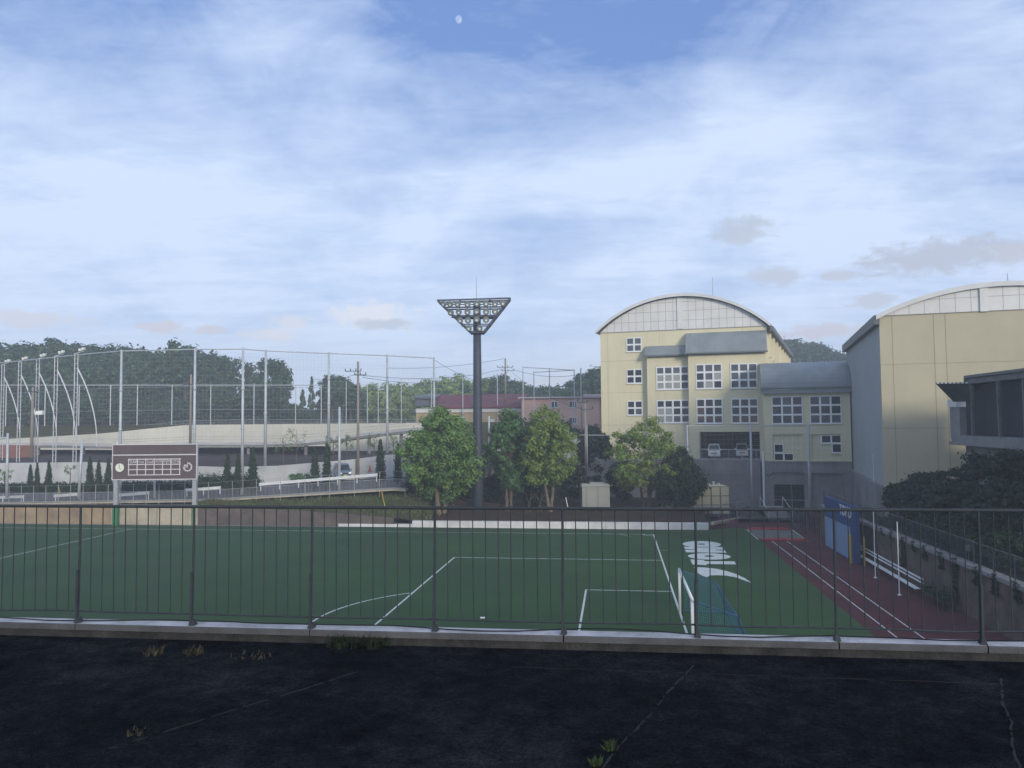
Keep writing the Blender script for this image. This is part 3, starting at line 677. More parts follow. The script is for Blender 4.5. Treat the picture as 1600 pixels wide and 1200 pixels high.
# ------------------------------------------------------------------ ball-stop net fences
def netting(m, pts_lo, pts_hi, du=.45, dz=.45, w=.008):
    """sparse knotted strands between lower and upper polyline"""
    for i in range(len(pts_lo)-1):
        a, b, c, d = pts_lo[i], pts_lo[i+1], pts_hi[i], pts_hi[i+1]
        L = (b-a).length; n = max(1, int(L/du)); x = (b-a).normalized()*w/2
        for k in range(n):
            p = a.lerp(b, k/n); q = c.lerp(d, k/n); m.quad(p-x, p+x, q+x, q-x)
        h = max((c-a).length, (d-b).length); nz = max(1, int(h/dz)); z = Vector((0, 0, w/2))
        for k in range(nz+1):
            p = a.lerp(c, k/nz); q = b.lerp(d, k/nz); m.quad(p-z, q-z, q+z, p+z)
def tall_net():
    def Yof(px, y): return 9.05*1200/(np.interp(px, [0, 800, 1600], [666, 659, 652])-y)
    spec = [(190, 548, 775), (305, 545.5, 772), (380, 545, 773), (415.5, 548, 728), (514, 552, 698), (605, 555.5, 708), (678, 559.5, 690)]
    t = thing('ball_net_fence', 'tall grey steel pole net fence with a curving top rail across the road', 'net fence', P(380, 773, 92))
    tops = []
    for px, y0, y1 in spec:
        Y = Yof(px, y0); a = P(px, y0-1.5, Y); b = P(px-(.5 if px > 350 else 2), y1, Y); b.x = a.x; b.y = a.y
        m = MB(); m.path([b, b.lerp(a, .5), a], [.19, .17, .13], 10)
        for f in (.45, .72): 
            c = b.lerp(a, f); m.tube(c-Vector((0, 0, .12)), c+Vector((0, 0, .12)), .21, n=10)
        m.build('pole', 'steel_pale', t, True); tops.append(a-Vector((0, 0, .15)))
    left = [(0, 567), (60, 561), (120, 554.5)]
    tops = [P(px, y, Yof(px, y)) for px, y in [(-60, 573)]+left]+tops
    r = MB(); r.path(tops, .075, 6); r.build('top_rail', 'steel_pale', t)
    m = MB(); lows = [Vector((p.x, p.y, 8.2)) for p in tops]; netting(m, lows, tops); m.build('net', 'net_grey', t)
    w = MB()
    for f in (.38, .62):
        for a, b, c, d in zip(lows, lows[1:], tops, tops[1:]): w.path([a.lerp(c, f), b.lerp(d, f)], .018, 4)
    w.build('cable', 'steel_grey', t)
    # light masts with a curved stay
    for i, px in enumerate((119.5, 88, 59.5, 31.5, 5)):
        y0 = (549, 553, 557.5, 562, 566)[i]; Y = Yof(px, y0+5); a = P(px, y0+4, Y); z0 = 5.6
        t = thing('light_mast', ('rightmost', 'second from right', 'middle', 'second from left', 'leftmost')[i]+' of five ladder-like twin post light masts with a curved stay', 'light mast', (a.x, a.y, z0), 'light masts at the left of the baseball ground')
        m = MB()
        for s in (-1, 1): m.tube((a.x+s*.2, a.y, z0), (a.x+s*.2, a.y, a.z), .055, n=6)
        z = z0+.8
        while z < a.z: m.bar((a.x-.2, a.y, z), (a.x+.2, a.y, z), .04); z += .62
        m.build('ladder_frame', 'steel_pale', t)
        m = MB(); q = []
        for k in range(13):
            f = k/12; q.append(Vector((a.x+.2+2.75*(1-(1-f)**2), a.y-.3*f, (a.z-1.9)*(1-f)+8.2*f)))
        m.path(q, [.10-.04*k/12 for k in range(13)], 6); m.build('curved_stay', 'steel_pale', t)
        m = MB(); m.bar((a.x-.25, a.y, a.z), (a.x+.95, a.y, a.z+.38), .09); m.build('arm', 'steel_pale', t)
        for dx, dz in ((.55, .5), (.95, .62)):
            m = MB(); c = Vector((a.x+dx, a.y-.1, a.z+dz)); m.hexa([c+Vector(v) for v in ((-.14, -.2, -.16), (.14, -.2, -.16), (.14, .2, -.05), (-.14, .2, -.05))], [c+Vector(v) for v in ((-.14, -.25, .16), (.14, -.25, .16), (.14, .16, .2), (-.14, .16, .2))])
            m.build('floodlight', 'lamp_clear', t)
    # second row of posts on the upper ground
    t = thing('ball_net_fence', 'thin grey pole fence with a straight top pipe along the upper baseball ground', 'net fence', P(269, 662, 150))
    tp = []
    for px in (-20, 10, 71, 124, 173, 215, 269, 329.5, 397, 462, 502):
        a = P(px, 601, 150); m = MB(); m.tube((a.x, a.y, 9.0), a, .10, n=6); m.build('pole', 'steel_pale', t); tp.append(a-Vector((0, 0, .1)))
    r = MB(); r.path(tp, .085, 5); r.build('top_pipe', 'steel_pale', t)
    m = MB(); netting(m, [Vector((p.x, p.y, 11)) for p in tp], tp, .7, .7, .009); m.build('net', 'net_grey', t)
    t = thing('ball_net_fence', 'row of slim bare net poles continuing right of the upper pole fence', 'net fence', P(591, 662, 150))
    tp = []
    for px, y in ((541, 596), (574, 600), (591, 597), (627, 592), (674, 590), (723, 585), (777, 583)):
        a = P(px, y, 150); m = MB(); m.tube((a.x, a.y, 8.5), a, .09, n=6); m.build('pole', 'steel_pale', t); tp.append(a)
    r = MB(); r.path([p-Vector((0, 0, .2)) for p in tp], .012, 4); r.build('wire', 'steel_grey', t)
    # the frames right of the light tower
    t = thing('ball_net_fence', 'small pipe framed net cage behind the trees, left of the yellow building', 'net fence', P(858, 640, 128))
    pt = {}
    for px, y in ((817, 572), (834, 580), (858.5, 575), (897, 577)):
        a = P(px, y, 128); m = MB(); m.tube((a.x, a.y, 4), a, .10, n=6); m.build('pole', 'steel_pale', t); pt[px] = a
    for i, (k0, k1) in enumerate(((817, 897), (834, 897))):
        m = MB(); m.tube(pt[k0]-Vector((0, 0, .2)), pt[k1]-Vector((0, 0, .15)), .07, n=6); m.build('top_pipe', 'steel_grey', t)
tall_net()

# ------------------------------------------------------------------ poles and wires
def poles():
    def pole(px, y0, y1, Y, r, mt, label, name='utility_pole', arms=(), group='utility poles'):
        a = P(px, y0, Y); b = P(px, y1, Y); b.x = a.x; b.y = a.y
        t = thing(name, label, name.replace('_', ' '), b, group)
        m = MB(); m.path([b, a], [r, r*.72], 10); m.build('shaft', mt, t, True)
        for (dy, l0, l1, kit) in arms:
            m = MB(); z = P(px, dy, Y).z; c = Vector((a.x, a.y-.12, z)); m.bar(c+Vector((-l0, 0, 0)), c+Vector((l1, 0, 0)), .09)
            m.build('crossarm', 'steel_dark', t)
            for k in range(kit):
                x = -l0+(l0+l1)*k/max(1, kit-1); i = MB(); i.tube(c+Vector((x, 0, .04)), c+Vector((x, 0, .34)), .07, .05, 6); i.build('insulator', 'steel_dark', t)
        return a
    A = pole(559.5, 565, 752, 97, .19, 'pole_concrete', 'concrete utility pole with two crossarms standing beside the road right of the van', arms=((580, 1.6, .4, 4), (586, .4, 1.0, 3)))
    B = pole(789.5, 560, 640, 135, .2, 'pole_concrete', 'utility pole with wide crossarms rising in front of the maroon roof', arms=((574, 1.4, 1.3, 4), (579.5, .6, 1.5, 3)))
    Cc = pole(907.5, 575, 700, 120, .13, 'steel_grey', 'slim grey pole just left of the yellow building', 'lamp_pole', group=None)
    D = pole(914, 628, 758, 96, .15, 'pole_concrete', 'short utility pole with small crossarms beside the grey cabinet', arms=((629, .9, .3, 3), (640, .5, .9, 2)))
    pole(917, 664, 745, 94, .07, 'steel_pale', 'thin white pipe pole next to the short utility pole', 'pipe_pole', group=None)
    E = pole(530.5, 636, 768, 89, .17, 'steel_pale', 'pale steel pole in front of the silver van', 'lamp_pole', group=None)
    F = pole(764, 650, 742, 92, .16, 'steel_pale', 'steel pole between the floodlight tower and the dark middle tree', 'lamp_pole', group=None)
    Gp = pole(298.5, 585, 700, 112, .2, 'pole_concrete', 'concrete utility pole right behind the tall net pole above the scoreboard', arms=((601, .9, .7, 3),))
    H = pole(51.5, 605, 715, 103, .22, 'pole_concrete', 'concrete utility pole among the light masts carrying a white lamp box', arms=((612, .5, .8, 2),))
    m = MB(); c = P(62, 645, 102.6); m.hexa([c+Vector(v) for v in ((-.5, -.3, -.25), (.5, -.3, -.25), (.5, .3, -.25), (-.5, .3, -.25))], [c+Vector(v) for v in ((-.35, -.25, .25), (.55, -.25, .3), (.55, .25, .3), (-.35, .25, .25))]); m.bar(c+Vector((-.4, 0, 0)), c+Vector((-1., .3, 0)), .08)
    tag(m.build('lamp_box', 'lamp_clear'), 'white lamp box mounted on the concrete pole among the light masts', 'lamp')
    # pale leaning pole and pole with bracket at the left
    m = MB(); m.path([P(123, 779, 90), P(128.5, 687, 90)], [.17, .14], 10); tag(m.build('lamp_pole', 'steel_pale', None, True), 'pale pole leaning slightly right behind the footway railing at left', 'pole')
    t = thing('lamp_pole', 'pale pole with a horizontal bracket at the far left edge', 'pole', P(10.5, 778, 90))
    m = MB(); m.path([P(10.5, 778, 90), P(12, 677, 90)], [.16, .13], 10); m.build('shaft', 'steel_pale', t, True)
    m = MB(); m.bar(P(12, 684, 90), P(-40, 685, 90), .12, .18); m.build('bracket', 'steel_pale', t)
    m = MB(); m.path([P(188.5, 765, 90), P(188.5, 749, 90)], .12, 8); tag(m.build('sign_post', 'steel_grey', None, True), 'short grey post under the left end of the scoreboard', 'post')
    m = MB(); m.path([P(241.5, 778, 90), P(241.5, 748, 90)], .12, 8); tag(m.build('sign_post', 'steel_pale', None, True), 'short pale post seen under the middle of the scoreboard', 'post')
    def sag(p, q, s, n=12): return [p.lerp(q, i/n)-Vector((0, 0, s*4*(i/n)*(1-i/n))) for i in range(n+1)]
    w = [(P(678, 562, 108.6), P(789, 605, 135), .8), (A+Vector((0, 0, -1.5)), P(490, 592, 130), .5), (A+Vector((0, 0, -1.7)), B+Vector((0, 0, -1.8)), 1.0), (A+Vector((.6, 0, -2.0)), B+Vector((.4, 0, -2.5)), 1.3), (P(605, 575, 130), B, .6),
         (B+Vector((1, 0, -1.8)), Cc+Vector((0, 0, -1)), .8), (B+Vector((1.2, 0, -2.5)), D+Vector((0, 0, -1)), .8), (Gp+Vector((0, 0, -5)), A+Vector((0, 0, -5.4)), 1.2), (Gp+Vector((0, 0, -1.6)), P(180, 605, 125), .7), (H+Vector((0, 0, -.6)), Gp+Vector((0, 0, -1.2)), 1.4), (Gp+Vector((0, 0, -4)), P(420, 636, 105), .5)]
    for i, (p, q, s) in enumerate(w):
        m = MB(); m.path(sag(p, q, s), .028, 4)
        names = ('from the tall net fence end to the wide-armed utility pole', 'running left from the roadside utility pole', 'upper of two spans between the roadside pole and the wide-armed pole', 'lower of two spans between the roadside pole and the wide-armed pole',
                 'topmost thin span ending at the tip of the wide-armed pole', 'short span from the wide-armed pole to the slim pole', 'span from the wide-armed pole to the short pole', 'low span crossing behind the tall net poles', 'running left from the pole above the scoreboard',
                 'span between the mast-side pole and the pole above the scoreboard', 'drooping span right of the pole above the scoreboard')
        tag(m.build('overhead_wire', 'steel_dark'), 'dark overhead wire '+names[i], 'wire', 'overhead wires')
poles()

# ------------------------------------------------------------------ scoreboard
def text_mesh(txt, size, depth=.01):
    cu = bpy.data.curves.new('t', 'FONT'); cu.body = txt; cu.size = size; cu.extrude = depth; cu.align_x = 'CENTER'; cu.align_y = 'CENTER'; cu.resolution_u = 3
    o = bpy.data.objects.new('t', cu); COL.objects.link(o); dg = bpy.context.evaluated_depsgraph_get(); me = bpy.data.meshes.new_from_object(o.evaluated_get(dg))
    vs = [tuple(v.co) for v in me.vertices]; fs = [tuple(p.vertices) for p in me.polygons]
    bpy.data.objects.remove(o); bpy.data.meshes.remove(me); return vs, fs
def scoreboard():
    Y = 84.0; a = P(176, 749, Y); b = P(306.5, 749, Y); top = P(241, 695, Y).z; bot = a.z
    x0, x1 = a.x, b.x; W = x1-x0; Hh = top-bot; yf = Y
    t = thing('scoreboard', 'mauve outdoor scoreboard with a white score grid and clock on two posts', 'scoreboard', ((x0+x1)/2, Y, 0))
    def Q(px, py): return Vector((x0+W*(px-163)/(1458-163), 0, top-Hh*(py-152)/(690-152)))
    m = MB(); m.box(x0, x1, yf, yf+.45, bot, top); m.build('board', 'board_mauve', t)
    fr = MB(); w = .07
    fr.box(x0-w, x1+w, yf-.06, yf+.3, top, top+.09); fr.box(x0-w, x1+w, yf-.06, yf+.3, bot-.09, bot); fr.box(x0-w, x0, yf-.06, yf+.3, bot, top); fr.box(x1, x1+w, yf-.06, yf+.3, bot, top)
    z = Q(0, 310).z; fr.box(x0, x1, yf-.04, yf, z-.055, z+.055); fr.build('frame', 'board_white', t)
    g = MB(); l = .045
    ga, gb = Q(405, 375), Q(1208, 628)
    def hl(py, pa=405, pb=1208, w=l): 
        p, q = Q(pa, py), Q(pb, py); g.box(p.x-l, q.x+l, yf-.036, yf, p.z-w, p.z+w)
    def vl(px, pa=375, pb=625):
        p, q = Q(px, pa), Q(px, pb); g.box(p.x-l, p.x+l, yf-.033, yf, q.z-l, p.z+l)
    for py in (378, 460, 540, 624): hl(py)
    for px in (410, 541, 673, 805, 1065, 1202): vl(px)
    vl(935, 420); hl(423, 810, 1060, .02); g.build('score_grid', 'board_white', t)
    for txt, px, py, s in (('TEAM', 478, 420, .46), ('1st', 607, 420, .46), ('2nd', 738, 420, .46), ('EXTENSION', 935, 401, .30), ('1', 870, 441, .26), ('2', 1000, 441, .26), ('TOTAL', 1132, 420, .44)):
        vs, fs = text_mesh(txt, s); c = Q(px, py); m = MB(); sx = .92 if len(txt) > 4 else 1.
        m.add([(c.x+x*sx, yf-.03-zz, c.z+y) for x, y, zz in vs], fs); m.build('lettering', 'board_white', t)
    c = Q(275, 507); m = MB(); m.disc((c.x, yf-.12, c.z), (0, 1, 0), .46, 28, .12); ck = m.build('clock', 'clock_face', t)
    m = MB(); m.bar((c.x, yf-.14, c.z), (c.x-.02, yf-.14, c.z+.36), .035, .02); m.bar((c.x, yf-.16, c.z), (c.x+.12, yf-.16, c.z-.20), .045, .02); child(m, 'clock_hand', 'black', ck, t)
    c = Q(1325, 505); m = MB()
    n = 30
    for k in range(n):
        a0 = pi/2-2*pi*.75*k/n; a1 = pi/2-2*pi*.75*(k+1)/n
        pts = [(r*cos(q), r*sin(q)) for r, q in ((.36, a0), (.47, a0), (.47, a1), (.36, a1))]
        m.hexa([(c.x+x, yf-.05, c.z+y) for x, y in pts], [(c.x+x, yf-.001, c.z+y) for x, y in pts])
    for k in range(12):
        q = pi/2-2*pi*k/12; 
        if k <= 9: m.bar((c.x+.46*cos(q), yf-.03, c.z+.46*sin(q)), (c.x+.54*cos(q), yf-.03, c.z+.54*sin(q)), .05, .03, up=(0, 1, 0))
    m.bar((c.x-.42, yf-.03, c.z-.02), (c.x, yf-.03, c.z-.02), .07, .04, up=(0, 1, 0)); m.bar((c.x, yf-.03, c.z-.05), (c.x, yf-.03, c.z+.42), .07, .04, up=(0, 1, 0))
    for k in range(3): m.box(c.x-.40+k*.11, c.x-.32+k*.11, yf-.03, yf, c.z+.06, c.z+.26)
    m.build('timer_dial', 'board_white', t)
    for px in (179.5, 303.0):
        p = P(px, 790, Y); m = MB(); m.box(p.x-.22, p.x+.22, yf+.05, yf+.42, -.05, bot-.09); m.build('post', 'steel_grey', t)
        m = MB(); m.box(p.x-.27, p.x+.27, yf-.02, yf+.05, 0.02, P(px, 789, Y).z); m.box(p.x-.27, p.x-.22, yf+.05, yf+.45, 0.02, P(px, 789, Y).z); m.box(p.x+.22, p.x+.27, yf+.05, yf+.45, 0.02, P(px, 789, Y).z); m.build('post_pad', 'green_pad', t)
    t2 = MB(); p = P(177, 690.5, Y); t2.tube((x0+.35, Y+.2, top+.09), (x0+.35, Y+.2, top+.4), .06, n=8); t2.build('lamp_stub', 'white_paint', t)
scoreboard()

# ------------------------------------------------------------------ floodlight tower
def tower():
    Y = 83.; b = P(747.5, 812, Y); 
    def z(py): return P(746, py, Y).z
    cx = P(746, 600, Y).x
    t = thing('floodlight_tower', 'dark steel floodlight tower with a triangular frame of round lamps', 'floodlight tower', (cx, Y, .5))
    m = MB(); m.path([(cx, Y, .4), (cx, Y, z(740)), (cx, Y, z(600)), (cx, Y, z(474))], [.56, .53, .46, .40], 12); m.build('mast', 'steel_dark', t, True)
    m = MB(); m.tube((cx, Y, .3), (cx, Y, .75), .85, n=16); m.build('base_plate', 'steel_dark', t)
    s = Y/1200.
    def X(px): return cx+(px-745.5)*s
    yf = Y-.75; yb = Y+.75
    f = MB(); r = .1
    L0, R0 = (684.5, 470), (798, 468); L1, R1 = (735, 519), (757, 519)
    for y in (yf, yb):
        f.bar((X(L0[0]), y, z(L0[1]+.5)), (X(R0[0]), y, z(R0[1])), .16); f.bar((X(L0[0]), y, z(L0[1])), (X(L1[0]), y, z(L1[1])), .2); f.bar((X(R0[0]), y, z(R0[1])), (X(R1[0]), y, z(R1[1])), .2)
        f.bar((X(L1[0]), y, z(520)), (X(R1[0]), y, z(520)), .24)
        for py, k in ((481.5, .16), (495.5, .30), (508, .12), (474, .1)):
            q = (py-470)/49.; f.bar((X(684.5+50.5*q), y, z(py)), (X(798-41*q), y, z(py)), .12, k*.9)
    for px, py in (L0, R0, L1, R1, (709.5, 495), (776.5, 495), (696, 481), (788, 481), (722, 508), (767, 508), (719, 470), (766, 469)): f.bar((X(px), yf, z(py)), (X(px), yb, z(py)), .12)
    for px in (719, 731, 762, 766.5): f.bar((X(px), yf+.05, z(472)), (X(px), yf+.05, z(496)), .09)
    # lacing on the right chord
    for k in range(9):
        q = k/9; px = 798-41*q; py = 468+51*q; q2 = (k+.6)/9
        f.bar((X(px), yf, z(py)), (X(798-41*q2-2), yb, z(468+51*q2)), .07)
    f.build('frame', 'steel_dark', t)
    m = MB(); m.hexa([(X(706), yf-.2, z(497)), (X(778), yf-.2, z(497)), (X(778), Y-.2, z(497)), (X(706), Y-.2, z(497))], [(X(706), yf-.2, z(496.2)), (X(778), yf-.2, z(496.2)), (X(778), Y-.2, z(496.2)), (X(706), Y-.2, z(496.2))]); m.build('catwalk', 'steel_dark', t)
    lamps = [(695, 476.5), (705.5, 477), (717, 477), (732, 477.3), (746, 476.5), (760, 476.5), (773.5, 477), (785.5, 476),
             (706, 490), (718.5, 489.3), (732, 489.3), (745.7, 488.6), (760, 489), (773.5, 488.5), (720.5, 502), (732.5, 502), (745.8, 501), (760, 501.3), (733.5, 514.3), (750, 514.3)]
    for i, (px, py) in enumerate(lamps):
        h = MB(); c = Vector((X(px), yf-.25, z(py))); ang = (px-746)/46*.55; d = Vector((sin(ang), -cos(ang), -.28)).normalized()
        h.path([c-d*.38, c-d*.3, c-d*.05, c+d*.14], [.10, .20, .29, .35], 14); o = h.build('lamp', 'lamp_housing', t, True)
        g = MB(); g.disc(c+d*.145, d, .31, 14, .015); child(g, 'lens', 'lamp_glass', o, t)
        g = MB(); g.disc(c+d*.17-Vector((0, 0, .06)), d, .12, 10, .02); child(g, 'bulb', 'lamp_clear', o, t)
    m = MB(); m.tube((cx-.05, Y, z(474)), (cx-.05, Y, z(432)), .05, .025, 6); m.build('lightning_rod', 'steel_grey', t)
    m = MB(); m.box(X(738.5), X(743), Y-.75, Y-.4, z(722), z(716)); m.box(X(744), X(752), Y-.95, Y-.45, z(727), z(721)); m.build('junction_box', 'white_paint', t)
tower()

# ------------------------------------------------------------------ building helpers
class Frame:
    def __init__(s, o, ang, dv=None):
        s.o = Vector((o[0], o[1], 0)); s.ex = Vector((cos(ang), sin(ang), 0)); s.n = Vector((sin(ang), -cos(ang), 0)); s.dv = Vector((*dv, 0)).normalized() if dv else -s.n
    def W(s, x, out, z):
        p = s.o+s.ex*x+(s.n*out if out >= 0 else -s.dv*out); return Vector((p.x, p.y, z))
    def hit(s, px, py, out=0.):
        d = ray(px, py); c = s.o+s.n*out; t = (c.x*s.n.x+c.y*s.n.y)/(d.x*s.n.x+d.y*s.n.y)
        q = Vector((d.x*t, d.y*t, EYE+d.z*t)); return (q-c).dot(s.ex), q.z
    def box(s, m, x0, x1, o0, o1, z0, z1, mi=0):
        m.hexa([s.W(x0, o1, z0), s.W(x1, o1, z0), s.W(x1, o0, z0), s.W(x0, o0, z0)], [s.W(x0, o1, z1), s.W(x1, o1, z1), s.W(x1, o0, z1), s.W(x0, o0, z1)], mi)
PANES = ['glass_dark', 'glass_mid', 'glass_light', 'glass_brown']
def window(F, t, x0, x1, z0, z1, cols, rows, out, pick, bd=.14, ml=.23):
    fr = MB(); w = (x1-x0); h = z1-z0
    F.box(fr, x0, x1, out+.02, out+.10, z0, z0+bd); F.box(fr, x0, x1, out+.02, out+.10, z1-bd, z1)
    F.box(fr, x0, x0+bd, out+.02, out+.10, z0+bd, z1-bd); F.box(fr, x1-bd, x1, out+.02, out+.10, z0+bd, z1-bd)
    for i in range(1, cols): xx = x0+w*i/cols; F.box(fr, xx-ml/2, xx+ml/2, out+.02, out+.09, z0+bd, z1-bd)
    for j in range(1, rows): zz = z0+h*j/rows; F.box(fr, x0+bd, x1-bd, out+.02, out+.085, zz-ml/2, zz+ml/2)
    F.box(fr, x0-.06, x1+.06, out+.0, out+.16, z0-.07, z0)
    o = fr.build('window', 'window_white', t)
    pn = MB()
    for i in range(cols):
        for j in range(rows):
            a = x0+w*i/cols; b = x0+w*(i+1)/cols; c = z0+h*j/rows; d = z0+h*(j+1)/rows
            pn.quad(F.W(a, out+.03, c), F.W(b, out+.03, c), F.W(b, out+.03, d), F.W(a, out+.03, d), pick(i, rows-1-j))
    child(pn, 'pane', PANES, o, t)
    return o
def arc_pts(x0, x1, z0, rise, n=28):
    c = (x1-x0)/2; R = (c*c+rise*rise)/(2*rise); a = math.asin(c/R)
    return [((x0+x1)/2+R*sin(-a+2*a*i/n), z0+rise-R+R*cos(-a+2*a*i/n)) for i in range(n+1)]
def vault(F, t, x0, x1, z0, rise, th, o0, o1, mt, name='roof'):
    m = MB(); lo = arc_pts(x0, x1, z0, rise); hi = [(x, z+th) for x, z in lo]
    n = len(lo)
    for i in range(n-1):
        (xa_, za), (xb, zb) = lo[i], lo[i+1]
        m.hexa([F.W(xa_, o0, za), F.W(xb, o0, zb), F.W(xb, o1, zb), F.W(xa_, o1, za)], [F.W(xa_, o0, za+th), F.W(xb, o0, zb+th), F.W(xb, o1, zb+th), F.W(xa_, o1, za+th)])
    return m.build(name, mt, t)

# ------------------------------------------------------------------ main yellow school building
def school():
    A = P(939, 600, 105.4); B = P(1200.5, 600, 99.0); ang = atan2(B.y-A.y, B.x-A.x)
    far = P(1234, 555, 99*152/104.); dv = (far.x-B.x, far.y-B.y)
    F = Frame((A.x, A.y), ang, dv); W = (Vector((B.x, B.y))-Vector((A.x, A.y))).length; D = 47.
    ze = F.hit(939, 518.5)[1]-.15; zb = 5.4
    t = thing('school_building', 'large yellow school building with a white arched gable and projecting window bays', 'building', (A.x, A.y, 0))
    rise = F.hit(1070, 464)[1]-ze
    # carport opening
    ox0, zt = F.hit(1093, 675); ox1, _ = F.hit(1187, 675)
    w = MB()
    F.box(w, 0, ox0, -.4, 0, 0, ze); F.box(w, ox1, W, -.4, 0, 0, ze); F.box(w, ox0, ox1, -.4, 0, zt, ze)
    F.box(w, 0, .4, -D, -.4, 0, ze); F.box(w, W-.4, W, -D, -.4, 0, ze-4.0); F.box(w, .4, W-.4, -D, -D+.4, 0, ze)
    w.build('wall', 'yellow_wall', t)
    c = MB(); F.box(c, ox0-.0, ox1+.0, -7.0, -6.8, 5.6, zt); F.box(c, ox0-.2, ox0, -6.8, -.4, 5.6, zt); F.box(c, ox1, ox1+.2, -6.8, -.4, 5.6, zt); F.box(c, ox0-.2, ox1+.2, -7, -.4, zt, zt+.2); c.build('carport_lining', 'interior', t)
    c = MB()
    for k in range(5): F.box(c, ox0+(ox1-ox0)*.58, ox1-.4, -5.2-.06*k, -5.15-.06*k, 6.8+k*.55, 6.86+k*.55)
    c.build('pipe_rack', 'steel_grey', t)
    # side upper band: white panels between yellow piers
    s = MB(); F.box(s, W-.35, W-.1, -D, -.4, ze-4.0, ze-.2); s.build('clerestory', 'panel_white', t)
    for k in range(8):
        p = MB(); o = -1.5-k*6.2; F.box(p, W-.4, W+.35, o-1.1, o, ze-4, ze+.1); F.box(p, W-.4, W+.15, o-1.0, o-.1, 0, ze-4.002); p.build('pier', 'yellow_wall', t)
    # gable
    g = MB(); pts = arc_pts(0, W, ze, rise)
    for (xa_, za), (xb, zb2) in zip(pts, pts[1:]): g.hexa([F.W(xa_, .05, ze), F.W(xb, .05, ze), F.W(xb, -.3, ze), F.W(xa_, -.3, ze)], [F.W(xa_, .05, za), F.W(xb, .05, zb2), F.W(xb, -.3, zb2), F.W(xa_, -.3, za)])
    gp = g.build('gable_panel', 'panel_white', t)
    R = ((W/2)**2+rise**2)/(2*rise)
    def az(x): return ze+rise-R+sqrt(max(0, R*R-(x-W/2)**2))
    j = MB(); 
    for k in range(1, 22):
        x = W*k/22
        if az(x)-ze > .3: F.box(j, x-.02, x+.02, .05, .062, ze, az(x)-.02)
    for zz in (1.25, 2.5, 3.7):
        z = ze+zz
        if z < ze+rise-.2:
            hw = sqrt(R*R-(z-(ze+rise-R))**2); F.box(j, W/2-hw, W/2+hw, .05, .063, z-.02, z+.02)
    F.box(j, -.05, W+.05, .03, .09, ze-.05, ze+.03); child(j, 'panel_joint', 'panel_joint', gp, t)
    x0, zt2 = F.hit(1058.5, 514, .1); x1, _ = F.hit(1066.5, 514, .1); j = MB(); F.box(j, x0, x1, .06, .2, zt2, az((x0+x1)/2)-.02); j.build('gable_strip', 'panel_white', t)
    vault(F, t, -.55, W+.45, ze-.12, rise+.22, .30, .62, -D-.4, 'metal_roof')
    # white rim in front of the roof edge
    m = MB(); lo = arc_pts(-.5, W+.4, ze-.1, rise+.2)
    for (xa_, za), (xb, zb2) in zip(lo, lo[1:]): m.hexa([F.W(xa_, .62, za-.06), F.W(xb, .62, zb2-.06), F.W(xb, .70, zb2-.06), F.W(xa_, .70, za-.06)], [F.W(xa_, .62, za+.36), F.W(xb, .62, zb2+.36), F.W(xb, .70, zb2+.36), F.W(xa_, .70, za+.36)])
    m.build('roof_rim', 'fascia', t)
    m = MB(); F.box(m, W+.35, W+.75, -D, .6, ze-.7, ze-.1); m.build('gutter', 'metal_roof_dark', t)
    x, _ = F.hit(1111.5, 470, -2); m = MB(); zt3 = F.hit(1111.5, 433, -2)[1]; m.tube(F.W(x, -2, az(x)), F.W(x, -2, zt3), .05, .03, 6); m.build('lightning_rod', 'steel_grey', t)
    # small windows left
    rnd = random.Random(3)
    for (xa_, ya_, xb, yb) in ((979, 527, 1002.5, 550), (979.5, 576.5, 1003.5, 599.5), (980.5, 626, 1004, 649)):
        a = F.hit(xa_, yb); b = F.hit(xb, ya_); mid = ya_ < 540
        window(F, t, a[0], b[0], a[1], b[1], 2, 2, 0, (lambda i, r: 1) if mid else (lambda i, r: 0 if r == 0 or rnd.random() < .6 else 1), .12, .22)
    # joints on the yellow wall
    j = MB()
    for py in (563, 613, 664): 
        _, z = F.hit(1000, py); F.box(j, 0.02, F.hit(1008, py)[0], .0, .008, z-.012, z+.012)
    for px in (949, 1030, 1160):
        x, _ = F.hit(px, 520); F.box(j, x-.012, x+.012, 0, .008, zb if px < 1000 else F.hit(px, 518 if px > 1080 else 538)[1], ze)
    j.build('wall_joint', 'joint_line', t)
    # bays
    def bay(px0, px1, pout, ytop, yeave, ridge_l, ridge_r, zlow):
        x0 = F.hit(px0, yeave, pout)[0]; x1 = F.hit(px1, yeave, pout)[0]; zE = F.hit((px0+px1)/2, yeave, pout)[1]
        return x0, x1, zE
    # bay 1 (narrow, left) and bay 2 (wide, right)
    O1, O2 = 1.0, 2.2
    x0, x1, zE1 = bay(1010.5, 1076, O1, 0, 557.5, 0, 0, 0); X0, X1, zE2 = bay(1075, 1196.5, O2, 0, 553, 0, 0, 0)
    m = MB(); F.box(m, x0, X0+.1, 0, O1, 0, zE1); m.build('narrow_bay', 'yellow_wall', t)
    px0, zt = F.hit(1093, 675, O2); px1, _ = F.hit(1187, 675, O2)
    m = MB(); F.box(m, X0, X1, 0, O2, zt, zE2); F.box(m, X0, px0, 0, O2, 0, zt-.002); F.box(m, px1, X1, 0, O2, 0, zt-.002); m.build('wide_bay', 'yellow_wall', t)
